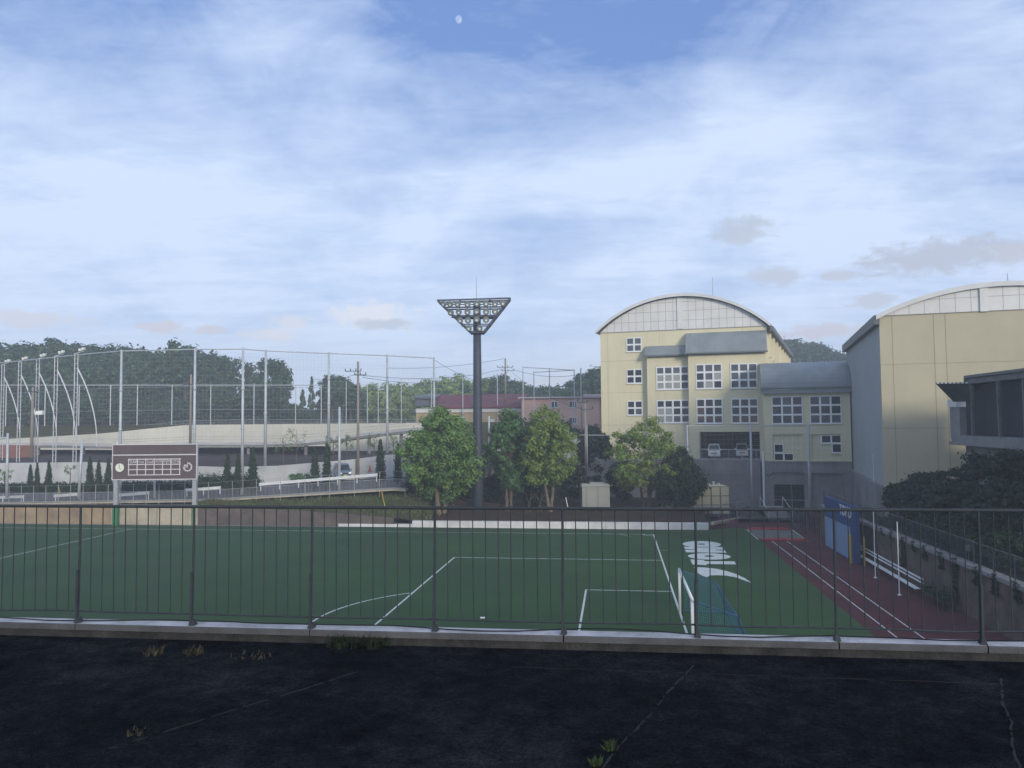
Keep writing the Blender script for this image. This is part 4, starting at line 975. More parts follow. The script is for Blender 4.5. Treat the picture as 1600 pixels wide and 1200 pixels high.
    def quarter(xa_, xb, z0, z1, out, ov, mt, nm):
        m = MB(); n = 10; pr = [(-.02+(out+ov+.02)*(k/n)**.88, z0+(z1-z0)*(1-(k/n)**1.75)) for k in range(n+1)]
        for (oa, za), (ob, zb2) in zip(pr, pr[1:]):
            m.hexa([F.W(xa_, max(oa, 0), za-.12), F.W(xb, max(oa, 0), za-.12), F.W(xb, ob, zb2-.12), F.W(xa_, ob, zb2-.12)], [F.W(xa_, max(oa, 0), za), F.W(xb, max(oa, 0), za), F.W(xb, ob, zb2), F.W(xa_, ob, zb2)])
        # end cheeks
        for xx in (xa_, xb-.12):
            pts = [F.W(xx, max(0, o), z-.06) for o, z in pr]+[F.W(xx, .0, z0-.06)]
            m.prism(pts, F.ex*.12)
        ns = int((xb-xa_)/.55)
        for k in range(1, ns):
            xx = xa_+(xb-xa_)*k/ns
            for (oa, za), (ob, zb2) in zip(pr[2:], pr[3:]):
                m.hexa([F.W(xx-.02, oa, za), F.W(xx+.02, oa, za), F.W(xx+.02, ob, zb2), F.W(xx-.02, ob, zb2)], [F.W(xx-.02, oa, za+.04), F.W(xx+.02, oa, za+.04), F.W(xx+.02, ob, zb2+.04), F.W(xx-.02, ob, zb2+.04)])
        r = m.build(nm, mt, t)
        m = MB(); o = out+ov; F.box(m, xa_-.1, xb+.1, o-.30, o+.05, z0-.30, z0-.13); child(m, 'eave_gutter', 'metal_roof_dark', r, t)
    quarter(F.hit(1008, 555, O1)[0], X0+.05, zE1+.35, F.hit(1040, 540)[1], O1, .5, 'metal_roof', 'bay_roof')
    quarter(X0-.3, X1+.15, zE2+.35, F.hit(1140, 518)[1], O2, .6, 'metal_roof', 'bay_roof')
    lab = random.Random(5)
    def wn(xa_, ya_, xb, yb, out, cols, pick, clip=None):
        a = F.hit(xa_, yb, out); b = F.hit(xb, ya_, out); x1_ = min(b[0], clip) if clip else b[0]
        window(F, t, a[0], x1_, a[1], b[1], cols, 3, out, pick)
    wn(1025.7, 572, 1077, 609, O1, 4, lambda i, r: (1 if r == 0 else 2) if not (i == 3 and r > 0) else 0, X0-.02)
    wn(1026.5, 624.5, 1077, 661, O1, 4, lambda i, r: 0 if r == 0 or i in (2, 3) and r == 1 else (2 if i < 2 else 1), X0-.02)
    wn(1087.5, 568, 1128, 608, O2, 3, lambda i, r: (2, 0, 1)[(i+r) % 3] if r else 1)
    wn(1141.5, 567, 1183, 607, O2, 3, lambda i, r: 0 if r == 2 else 1)
    wn(1088.5, 622.5, 1129, 662, O2, 3, lambda i, r: 0 if r < 2 and not (i == 0 and r == 1) else 3)
    wn(1143, 622, 1184.5, 661.5, O2, 3, lambda i, r: 0 if r < 2 else 3)
    # podium wall, driveway and railing in front of the carport
    Fp = Frame((P(936, 700, 99.2).x, 99.2), ang); xr = Fp.hit(1195, 720)[0]
    z1 = Fp.hit(1150, 719)[1]
    tp = thing('podium_wall', 'grey stained concrete retaining wall under the carport driveway', 'retaining wall', Fp.W(xr/2, 0, 0))
    m = MB(); Fp.box(m, -1.5, xr, -.5, 0, 0, z1); m.build('wall_face', 'concrete_grey', tp)
    m = MB(); m.hexa([Fp.W(-1.5, -.5, z1-.3), Fp.W(xr, -.5, z1-.3), F.W(W+1.5, -.6, z1-.3), F.W(-1.5, -.6, z1-.3)], [Fp.W(-1.5, -.5, z1-.03), Fp.W(xr, -.5, z1-.03), F.W(W+1.5, -7, z1-.03), F.W(-1.5, -7, z1-.03)]); m.build('driveway_slab', 'concrete_grey', tp)
    tr = thing('driveway_railing', 'thin grey pipe railing on the podium wall before the parked cars', 'railing', Fp.W(xr*.75, -.2, z1))
    xs = [Fp.hit(1097, 710)[0]+k*1.6 for k in range(7)]; xs = [x for x in xs if x < xr-.2]
    m = MB(); m.tube(Fp.W(xs[0]-1.2, -.2, z1+1.35), Fp.W(xr-.1, -.2, z1+1.2), .04, n=6); m.build('top_rail', 'steel_pale', tr)
    m = MB(); m.tube(Fp.W(xs[0]-1.2, -.2, z1+.1), Fp.W(xr-.1, -.2, z1+.1), .03, n=6); m.build('bottom_rail', 'steel_grey', tr)
    for x in xs: m = MB(); m.tube(Fp.W(x, -.2, z1), Fp.W(x, -.2, z1+1.33), .03, n=6); m.build('post', 'steel_grey', tr)
    m = MB(); netting(m, [Fp.W(xs[0], -.2, z1+.1), Fp.W(xr-.1, -.2, z1+.1)], [Fp.W(xs[0], -.2, z1+1.3), Fp.W(xr-.1, -.2, z1+1.2)], .15, .15, .01); m.build('mesh', 'net_grey', tr)
    return F, z1, ang
SF, DRIVE_Z, SANG = school()

# ------------------------------------------------------------------ linking block
def link_block():
    a = P(1193.5, 650, 90.8); b = P(1329, 650, 88.0); ang = atan2(b.y-a.y, b.x-a.x); F = Frame((a.x, a.y), ang); W = (Vector((b.x, b.y))-Vector((a.x, a.y))).length
    t = thing('link_building', 'low yellow linking block with a curved grey metal roof and concrete ground floor', 'building', (a.x, a.y, 0))
    H = lambda px, py, o=0.: F.hit(px, py, o)
    z1 = H(1260, 722)[1]; ze = H(1260, 611)[1]; D = 13
    # recesses: openings in concrete base
    d0, dz1 = H(1209.5, 757); d1, _ = H(1256.5, 757); e0, ez1 = H(1209, 738); g0, gz = H(1268, 739); g1, _ = H(1317, 739); rc = .35
    m = MB()
    F.box(m, 0, d0, -rc, 0, 0, z1); F.box(m, d1, g0, -rc, 0, 0, z1); F.box(m, g1, W, -rc, 0, 0, z1); F.box(m, d0, d1, -rc, 0, ez1, z1); F.box(m, g0, g1, -rc, 0, gz, z1)
    F.box(m, g0, g1, -rc-.3, -rc, 0, gz+.2); F.box(m, d0, d1, -rc-.3, -rc+.1, dz1, ez1)
    F.box(m, 0, .4, -D, -rc, 0, z1)
    m.build('concrete_base', 'concrete_grey', t)
    m = MB(); F.box(m, 0-.03, W, -.2, .09, z1-.05, z1+.1); m.build('base_ledge', 'concrete_grey', t)
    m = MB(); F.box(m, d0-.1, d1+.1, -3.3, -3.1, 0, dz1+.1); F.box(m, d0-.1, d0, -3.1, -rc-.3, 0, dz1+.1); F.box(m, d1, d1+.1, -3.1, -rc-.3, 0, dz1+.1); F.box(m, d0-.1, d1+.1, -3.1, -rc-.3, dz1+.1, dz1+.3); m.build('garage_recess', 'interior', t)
    m = MB(); xm = (d0+d1)/2+.4; F.box(m, xm-.05, xm+.05, -2.6, -2.5, .35, dz1); F.box(m, d0, d1, -2.6, -2.5, 1.2, 1.3); m.build('shutter_frame', 'steel_grey', t)
    # upper wall with two shallow recess panels
    r0, rz1 = H(1207, 679); r1, _ = H(1253.5, 679); s0, _ = H(1267, 679.5); s1, _ = H(1314, 679.5); rz0 = H(1260, 719)[1]
    m = MB(); e = .22
    F.box(m, 0, r0, -e, 0, z1, ze); F.box(m, r1, s0, -e, 0, z1, ze); F.box(m, s1, W, -e, 0, z1, ze)
    for a0, a1 in ((r0, r1), (s0, s1)): F.box(m, a0, a1, -e, 0, rz1, ze); F.box(m, a0, a1, -e, 0, z1, rz0); F.box(m, a0, a1, -e-.2, -e, z1, ze)
    F.box(m, 0, .35, -D, -e, z1, ze+.3); F.box(m, W-.35, W, -D, -e-.2, z1, ze)
    m.build('wall', 'yellow_wall', t)
    j = MB()
    for a0, a1 in ((r0, r1), (s0, s1)):
        for k in (1, 2): x = a0+(a1-a0)*k/3; F.box(j, x-.025, x+.025, -e, -e+.03, rz0, rz1); 
        z = rz0+(rz1-rz0)*.46; F.box(j, a0, a1, -e, -e+.028, z-.025, z+.025)
    j.build('panel_joint', 'window_white', t)
    def wn(x0, y0, x1, y1, c, r, pick, out=0.): a0 = H(x0, y1, out); b0 = H(x1, y0, out); window(F, t, a0[0], b0[0], a0[1], b0[1], c, r, out, pick, .1, .2)
    wn(1206.5, 619, 1253.5, 662.5, 3, 3, lambda i, r: 1 if i == 1 and r < 2 else 0)
    wn(1265.8, 618, 1314, 662, 3, 3, lambda i, r: (1 if i == 1 else 0) if r < 1 else (0 if r == 1 else 1))
    fr = lambda i, r: 0
    wn(1209.5, 693.5, 1224, 707.5, 1, 1, fr, -.2); wn(1209.5, 708, 1240, 721.5, 2, 1, fr, -.2)
    wn(1283, 679.5, 1314.5, 692.5, 2, 1, fr, -.2); wn(1300, 693, 1315, 707.5, 1, 1, fr, -.2)
    # curved roof
    zt = H(1260, 566, 0)[1]; n = 10; Dp = 6.5; z0 = ze+.55
    zr = P(1260, 566.5, 89+Dp).z
    pr = [(.45-(Dp+.45)*(1-cos(pi/2*k/n)), z0+(zr-z0)*sin(pi/2*k/n)) for k in range(n+1)]
    def W_(x, o, z): p = F.o+F.ex*x+F.n*o; return Vector((p.x, p.y, z))
    m = MB(); xa_, xb = -.25, W+.1
    for (oa, za), (ob, zb) in zip(pr, pr[1:]):
        m.hexa([W_(xa_, oa, za-.12), W_(xb, oa, za-.12), W_(xb, ob, zb-.12), W_(xa_, ob, zb-.12)], [W_(xa_, oa, za), W_(xb, oa, za), W_(xb, ob, zb), W_(xa_, ob, zb)])
    m.hexa([W_(xa_, pr[-1][0], zr-.12), W_(xb, pr[-1][0], zr-.12), W_(xb, -D, zr-.3), W_(xa_, -D, zr-.3)], [W_(xa_, pr[-1][0], zr), W_(xb, pr[-1][0], zr), W_(xb, -D, zr-.15), W_(xa_, -D, zr-.15)])
    m.prism([W_(xa_, o, z-.06) for o, z in pr]+[W_(xa_, pr[-1][0], z0-.06)], F.ex*.12)
    for k in range(1, 24):
        xx = xa_+(xb-xa_)*k/24
        for (oa, za), (ob, zb) in zip(pr, pr[1:]): m.hexa([W_(xx-.02, oa, za), W_(xx+.02, oa, za), W_(xx+.02, ob, zb), W_(xx-.02, ob, zb)], [W_(xx-.02, oa, za+.05), W_(xx+.02, oa, za+.05), W_(xx+.02, ob, zb+.05), W_(xx-.02, ob, zb+.05)])
    r = m.build('roof', 'metal_roof', t)
    m = MB(); F.box(m, xa_-.05, xb, .3, .6, ze+.22, ze+.42); child(m, 'gutter', 'metal_roof_dark', r, t)
    m = MB(); F.box(m, xa_-.1, xb, .0, .5, ze-.25, ze+.2); m.build('eave_band', 'metal_roof', t)
    m = MB(); x, z = H(1194.5, 740, .15); p = P(1194.5, 790, 90); m.tube(F.W(x-.1, .12, .4), F.W(x-.1, .12, H(1194, 705, .1)[1]), .14, n=8); m.build('white_downpipe', ['white_paint'], t)
    m = MB(); m.tube(F.W(x-.36, .10, .4), F.W(x-.36, .10, H(1194, 722, .1)[1]), .08, n=8); m.build('black_downpipe', ['black'], t)
    m = MB(); m.path([F.W(x+.1, .1, H(1200, 741)[1]), F.W(x+.5, .12, H(1200, 744)[1]), F.W(x+.95, .1, H(1208, 738)[1]), F.W(x+1.1, .1, H(1209, 737)[1])], .03, 5); m.build('cable', 'black', t)
link_block()

# ------------------------------------------------------------------ gym on the right
def gym():
    A = P(1377, 600, 65.5); far = P(1322, 545, 92.); ang = radians(-17.8)
    F = Frame((A.x, A.y), ang, (far.x-A.x, far.y-A.y)); D = (Vector((far.x, far.y))-Vector((A.x, A.y))).length; W = 19.6
    ze = F.hit(1377, 493.5)[1]; xap, zap = F.hit(1566, 443); rise = zap-ze; W = 2*xap
    t = thing('gymnasium', 'tall yellow gymnasium with a white arched gable at the right', 'building', (A.x, A.y, 0))
    m = MB(); F.box(m, 0, W, -.4, 0, 0, ze); F.box(m, W-.4, W, -D, -.4, 0, ze); F.box(m, .3, W-.4, -D, -D+.4, 0, ze)
    m.build('wall', 'gym_wall_dimmed', t)
    m = MB(); F.box(m, .0, .3, -D, -.402, 0, ze); m.build('side_wall', 'metal_roof' if False else 'gym_side_grey', t)
    j = MB()
    for px in (1394, 1459, 1477.5):
        x, _ = F.hit(px, 520); F.box(j, x-.018, x+.018, 0, .008, 4, ze)
    for py0, px in ((566.5, 1500), (669, 1430)):
        _, z = F.hit(px, py0); F.box(j, .02, W-.02, 0, .009, z-.015, z+.015)
    j.build('wall_joint', 'joint_line', t)
    R = ((W/2)**2+rise**2)/(2*rise)
    def az(x): return ze+rise-R+sqrt(max(0, R*R-(x-W/2)**2))
    g = MB(); pts = arc_pts(0, W, ze, rise)
    for (xa_, za), (xb, zb2) in zip(pts, pts[1:]): g.hexa([F.W(xa_, .05, ze), F.W(xb, .05, ze), F.W(xb, -.3, ze), F.W(xa_, -.3, ze)], [F.W(xa_, .05, za), F.W(xb, .05, zb2), F.W(xb, -.3, zb2), F.W(xa_, -.3, za)])
    gp = g.build('gable_panel', 'panel_white', t)
    j = MB(); n = 16
    for k in range(1, n):
        x = W*k/n
        if az(x)-ze > .2: F.box(j, x-.014, x+.014, .05, .06, ze, az(x)-.02)
    z = F.hit(1480, 466.5)[1]; hw = sqrt(R*R-(z-(ze+rise-R))**2); F.box(j, W/2-hw, W/2+hw, .05, .061, z-.014, z+.014); F.box(j, -.03, W, .04, .08, ze-.03, ze+.02)
    child(j, 'panel_joint', 'panel_joint', gp, t)
    x0, zl = F.hit(1531.5, 487, .1); x1, _ = F.hit(1544.5, 487, .1); m = MB(); F.box(m, x0, x1, .06, .2, zl, az((x0+x1)/2)-.02); m.build('gable_strip', 'panel_white', t)
    vault(F, t, -.3, W+.3, ze-.05, rise+.12, .10, .25, -D-.3, 'metal_roof')
    m = MB(); lo = arc_pts(-.28, W+.28, ze-.06, rise+.1)
    for (xa_, za), (xb, zb2) in zip(lo, lo[1:]): m.hexa([F.W(xa_, .25, za-.28), F.W(xb, .25, zb2-.28), F.W(xb, .32, zb2-.28), F.W(xa_, .32, za-.28)], [F.W(xa_, .25, za+.12), F.W(xb, .25, zb2+.12), F.W(xb, .32, zb2+.12), F.W(xa_, .32, za+.12)])
    m.build('roof_rim', 'fascia', t)
    m = MB(); F.box(m, -.42, -.0, -D-.3, .2, ze-.75, ze+.06); m.build('eave_gutter', 'metal_roof_dark', t)
    x, _ = F.hit(1574.5, 440, -1); m = MB(); m.tube(F.W(x, -1, az(x)), F.W(x, -1, F.hit(1574.5, 427, -1)[1]), .04, .025, 6); m.build('lightning_rod', 'steel_grey', t)
    # concrete plinth on the side
    m = MB(); F.box(m, -.35, -.002, -D, -.4, 0, 5.15); m.build('plinth', 'concrete_grey', t)
    m = MB(); c = F.W(-.36, -D+1.0, P(1328, 772, 88).z); m.disc(c, (-.9, -.4, 0), .14, 10, .2); m.build('wall_lamp', 'lamp_clear', t)
    return F
GF = gym()

# ------------------------------------------------------------------ gallery with dark screens, far right
def gallery():
    o = P(1504, 650, 58.); ang = FA-pi-pi/2+2*pi  # runs towards the camera, parallel to the goal line
    ang = atan2(VV.y, VV.x); F = Frame((o.x, o.y), ang); k = 58/52.
    t = thing('gallery_building', 'grey gallery with tall dark mesh screens and a small canopy beside the gymnasium', 'building', (o.x, o.y, 0))
    zt = F.hit(1512, 589.5)[1]; zs = F.hit(1506, 680.5)[1]; zl = F.hit(1490, 695)[1]; E = 26
    m = MB(); F.box(m, -1.6*k, E, -6, -.9, 0, zl); m.build('lower_wall', 'concrete_grey', t)
    m = MB(); F.box(m, -2.2*k, E, -6, .05, zl-.0, zl+.25); F.box(m, -2.0*k, E, -6, -.06, zl+.25, zs); m.build('floor_band', 'concrete_grey', t)
    m = MB(); F.box(m, -2.1*k, -.55*k, -4, -.05, zs-.3, F.hit(1490, 636)[1]); m.build('end_wall', 'concrete_grey', t)
    m = MB(); F.box(m, -2.25*k, -.9*k, -4, .02, F.hit(1490, 636)[1], F.hit(1490, 624)[1]); m.build('end_beam', 'fascia', t)
    m = MB(); F.box(m, -.5*k, E, -.6, -.5, zs, zt-.1); m.build('screen', 'interior', t)
    m = MB(); netting(m, [F.W(.1, -.3, zs), F.W(E, -.3, zs)], [F.W(.1, -.3, zt-.3), F.W(E, -.3, zt-.3)], .16, .16, .012); m.build('screen_mesh', 'steel_dark', t)
    m = MB(); F.box(m, .9*k, E, -6, .25, zt-.08, zt+.12); F.box(m, .9*k, 1.0*k, -.5, .25, zt-1.2, zt-.08); m.build('roof', 'metal_roof_dark', t)
    m = MB(); F.box(m, 1.0*k, E, -.1, .1, zt-.5, zt-.12); m.build('top_beam', 'fence_grey', t)
    for px in (1519, 1561, 1601):
        x = F.hit(px, 640, 0)[0]; m = MB(); F.box(m, x-.09, x+.09, -.1, .08, zs, zt-.5); m.build('mullion', 'fence_grey', t)
    x = F.hit(1601, 640, 0)[0]
    for q in range(1, 5): m = MB(); F.box(m, x+q*3.9-.09, x+q*3.9+.09, -.1, .08, zs, zt-.5); m.build('mullion', 'fence_grey', t)
    # canopy, rising outward, with battens along its edge
    a, b, c, d = P(1462, 599.5, 56.6), P(1513, 599, 55.5), P(1518, 627, 57.2), P(1490, 628, 58.4)
    m = MB(); up = Vector((0, 0, .10)); m.hexa([a, b, c, d], [a+up, b+up, c+up, d+up]); m.build('canopy', 'metal_roof_dark', t)
    m = MB()
    for q in range(8): p = a.lerp(b, (q+.3)/8); r = a.lerp(b, (q+.8)/8); m.hexa([p+Vector((0, -.03, .0)), r+Vector((0, -.03, 0)), r+Vector((0, .1, 0)), p+Vector((0, .1, 0))], [p+Vector((0, -.03, .09)), r+Vector((0, -.03, .09)), r+Vector((0, .1, .09)), p+Vector((0, .1, .09))])
    m.build('canopy_batten', 'fascia', t)
gallery()

# ------------------------------------------------------------------ houses behind the trees
def back_buildings():
    F = Frame((P(640, 650, 152).x, 152), radians(-6)); H = F.hit
    t = thing('long_building', 'long low building with a maroon ribbed roof behind the trees', 'building', F.W(10, 0, 0))
    x0 = H(650, 640)[0]; x1 = H(816, 640)[0]; z1 = H(740, 637.5)[1]; zr = P(740, 618.5, 158).z
    m = MB(); F.box(m, x0, x1, -12, 0, 1, z1); m.build('wall', 'tan_wall', t)
    m = MB(); F.box(m, x0, x1, 0, .2, H(740, 644)[1], z1-.05); m.build('eave_band', 'fascia', t)
    xl = H(677, 630)[0]
    m = MB(); a, b, c, d = F.W(xl, .8, z1), F.W(x1+.5, .8, z1), F.W(x1+.5, -6, zr), F.W(xl, -6, zr); up = Vector((0, 0, .2)); m.hexa([a, b, c, d], [a+up, b+up, c+up, d+up])
    a2, b2 = F.W(xl, -12.8, z1), F.W(x1+.5, -12.8, z1); m.hexa([d, c, b2, a2], [d+up, c+up, b2+up, a2+up])
    for k in range(1, 60):
        f = k/60; p, q = a.lerp(b, f)+up, d.lerp(c, f)+up; m.bar(p, q, .06, .08)
    r = m.build('roof', 'maroon_roof', t)
    m = MB()
    for f in (.2, .45, .7): p, q = a.lerp(d, f)+up, b.lerp(c, f)+up; m.bar(p, q, .12, .12)
    child(m, 'snow_rail', 'metal_roof_dark', r, t)
    # dark end gable with an opening
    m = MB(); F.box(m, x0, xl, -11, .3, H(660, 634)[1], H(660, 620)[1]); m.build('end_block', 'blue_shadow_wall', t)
    m = MB(); p = [F.W(x0-.5, .9, H(660, 622)[1]), F.W(xl+.2, .9, H(660, 624)[1]), F.W(xl+.2, -8, H(660, 615)[1]), F.W(x0-.5, -8, H(660, 616)[1])]; m.hexa(p, [q+Vector((0, 0, .25)) for q in p]); m.build('end_roof', 'metal_roof_dark', t)
    for k in range(5):
        x = H(705+k*21, 655)[0]; m = MB(); F.box(m, x-.6, x+.6, .0, .06, H(740, 662)[1], H(740, 655)[1]); m.build('window', 'fascia', t)
    F2 = Frame((P(815, 650, 146).x, 146), radians(-8)); H = F2.hit
    t = thing('pink_building', 'salmon pink two storey building between the trees and the yellow building', 'building', F2.W(7, 0, 0))
    x1 = H(937, 650)[0]; z1 = H(880, 622)[1]; x2 = H(960, 650)[0]
    m = MB(); F2.box(m, 0, x1, -10, 0, 1, z1); F2.box(m, x1, x2, -10, -1.2, 1, z1-.2); m.build('wall', 'pink_wall', t)
    m = MB(); F2.box(m, -.6, x1+.6, -10.6, .7, z1, z1+.28); F2.box(m, x1-3, x1+.8, -9, -.4, z1+.28, z1+.7); F2.box(m, x1+.61, x2+.4, -10.6, -.6, z1-.2, z1+.05); m.build('roof', 'pink_roof', t)
    for (a, ya_, b, yb) in ((861, 627, 872, 637), (889, 627, 901, 637), (861, 652, 872, 662), (889, 652, 901, 662), (938.5, 627, 941, 641)):
        p = H(a, yb, .0); q = H(b, ya_, .0); o = -1.2 if a > 930 else 0
        window(F2, t, p[0], q[0], p[1], q[1], 2, 1, o if a > 930 else 0, lambda i, r: 1, .1, .1)
    # small roofs low between the trees
    m = MB(); a = P(757, 706, 108); m.box(a.x, a.x+2.2, 108, 110, 1.2, a.z+1.0); tag(m.build('shed', 'concrete_white'), 'small white shed glimpsed between the floodlight tower and the middle tree', 'shed')
    t = thing('grey_shed', 'grey pitched roof shed low behind the slim pole by the yellow building', 'shed', P(896, 690, 112))
    p = P(889, 676, 112); q = P(904, 690, 112); m = MB(); m.prism([(p.x-.2, 112, 1.2), (q.x+.4, 112, 1.2), (q.x+.4, 112, q.z), ((p.x+q.x)/2-.2, 112, p.z), (p.x-.9, 112, q.z)], (0, 6, 0)); m.build('wall', 'steel_grey', t)
    p, q = P(855, 667, 118), P(889, 668, 118); m = MB(); m.box(p.x, q.x, 118, 118.4, p.z-.25, p.z); m.box(q.x-.3, q.x, 118, 118.3, 1.2, p.z-.25); tag(m.build('pipe_gantry', 'steel_pale'), 'pale pipe gantry sticking out behind the yellow green tree', 'gantry')
back_buildings()

# ------------------------------------------------------------------ trackside net posts before the buildings
def net_posts():
    t = thing('ball_net_fence', 'grey pipe frame of ball net posts before the concrete wall', 'net fence', P(1175, 795, 85))
    Y = 85.
    def post(px0, y0, px1, y1, r=.13):
        a = P(px0, y0, Y); b = P(px1, y1, Y); b.x = a.x; b.y = a.y; m = MB(); m.path([b, a], [r, r*.9], 10); m.build('post', 'steel_grey', t, True); return a
    a = post(1172.5, 664, 1176, 812); b = post(1262.5, 664, 1267, 822, .15); c = post(1073.5, 664, 1075, 790, .11)
    m = MB(); m.tube(c-Vector((0, 0, .1)), b-Vector((0, 0, .1)), .06, n=6); m.build('top_pipe', 'steel_grey', t)
    m = MB(); m.bar(P(905, 679.5, Y+6), P(1010, 680.5, Y+3), .09); m.build('side_pipe', 'steel_grey', t)
    m = MB()
    lo = [Vector((c.x, c.y, 1.4)), Vector((a.x, a.y, 1.4)), Vector((b.x, b.y, 1.4))]; netting(m, lo, [c, a, b], .5, .5, .010); m.build('net', 'net_grey', t)
net_posts()

# ------------------------------------------------------------------ goal
def goal():
    u0 = 0; v0, v1 = 34-3.66, 34+3.66
    t = thing('football_goal', 'white football goal with a blue net at the near side of the pitch end', 'goal', FV(0, 34, 0))
    def tb(p, q, r, nm, mt): m = MB(); m.path([p, q], r, 10); m.build(nm, mt, t, True)
    h = 2.44; r = .075
    tb(FV(0, v0, 0), FV(0, v0, h), r, 'goal_post', 'white_paint'); tb(FV(0, v1, 0), FV(0, v1, h), r, 'goal_post', 'white_paint'); tb(FV(0, v0-r, h), FV(0, v1+r, h), r, 'crossbar', 'white_paint')
    uA, uB = -2.0, -2.6
    hb = 1.75
    fr = MB()
    for v in (v0-.2, v1+.2):
        fr.path([FV(-.05, v, h-.06), FV(uA, v, hb), FV(uB, v, .05), FV(-.05, v, .05)], .035, 6)
    fr.path([FV(uB, v0-.2, .05), FV(uB, v1+.2, .05)], .035, 6); fr.path([FV(uA, v0-.2, hb), FV(uA, v1+.2, hb)], .035, 6); fr.build('back_frame', 'goal_frame_blue', t)
    for v in (v1+.1, v1-.7, v0+.5):
        m = MB(); m.path([FV(uA-.05, v, hb), FV(uB-.15, v, .03)], .045, 6); m.build('support', 'goal_frame_blue', t)
    net = MB(); a = .115
    def face(p, q, r_, s, dz=a): netting(net, [p, q], [s, r_], a, dz, .014)
    face(FV(-.08, v0-.15, h-.1), FV(-.08, v1+.15, h-.1), FV(uA, v1+.15, hb), FV(uA, v0-.15, hb))
    face(FV(uB, v0-.15, .05), FV(uB, v1+.15, .05), FV(uA, v1+.15, hb), FV(uA, v0-.15, hb))
    for v in (v0-.17, v1+.17): face(FV(-.08, v, .05), FV(uB, v, .05), FV(uA, v, hb), FV(-.08, v, h-.1))
    net.build('net', 'goal_net', t)
goal()
m = MB(); c = G(754, 966); m.box(c.x-.13, c.x+.13, c.y-.08, c.y+.08, .01, .06); tag(m.build('dropped_towel', 'white_paint'), 'small white scrap lying on the turf inside the penalty area', 'scrap')

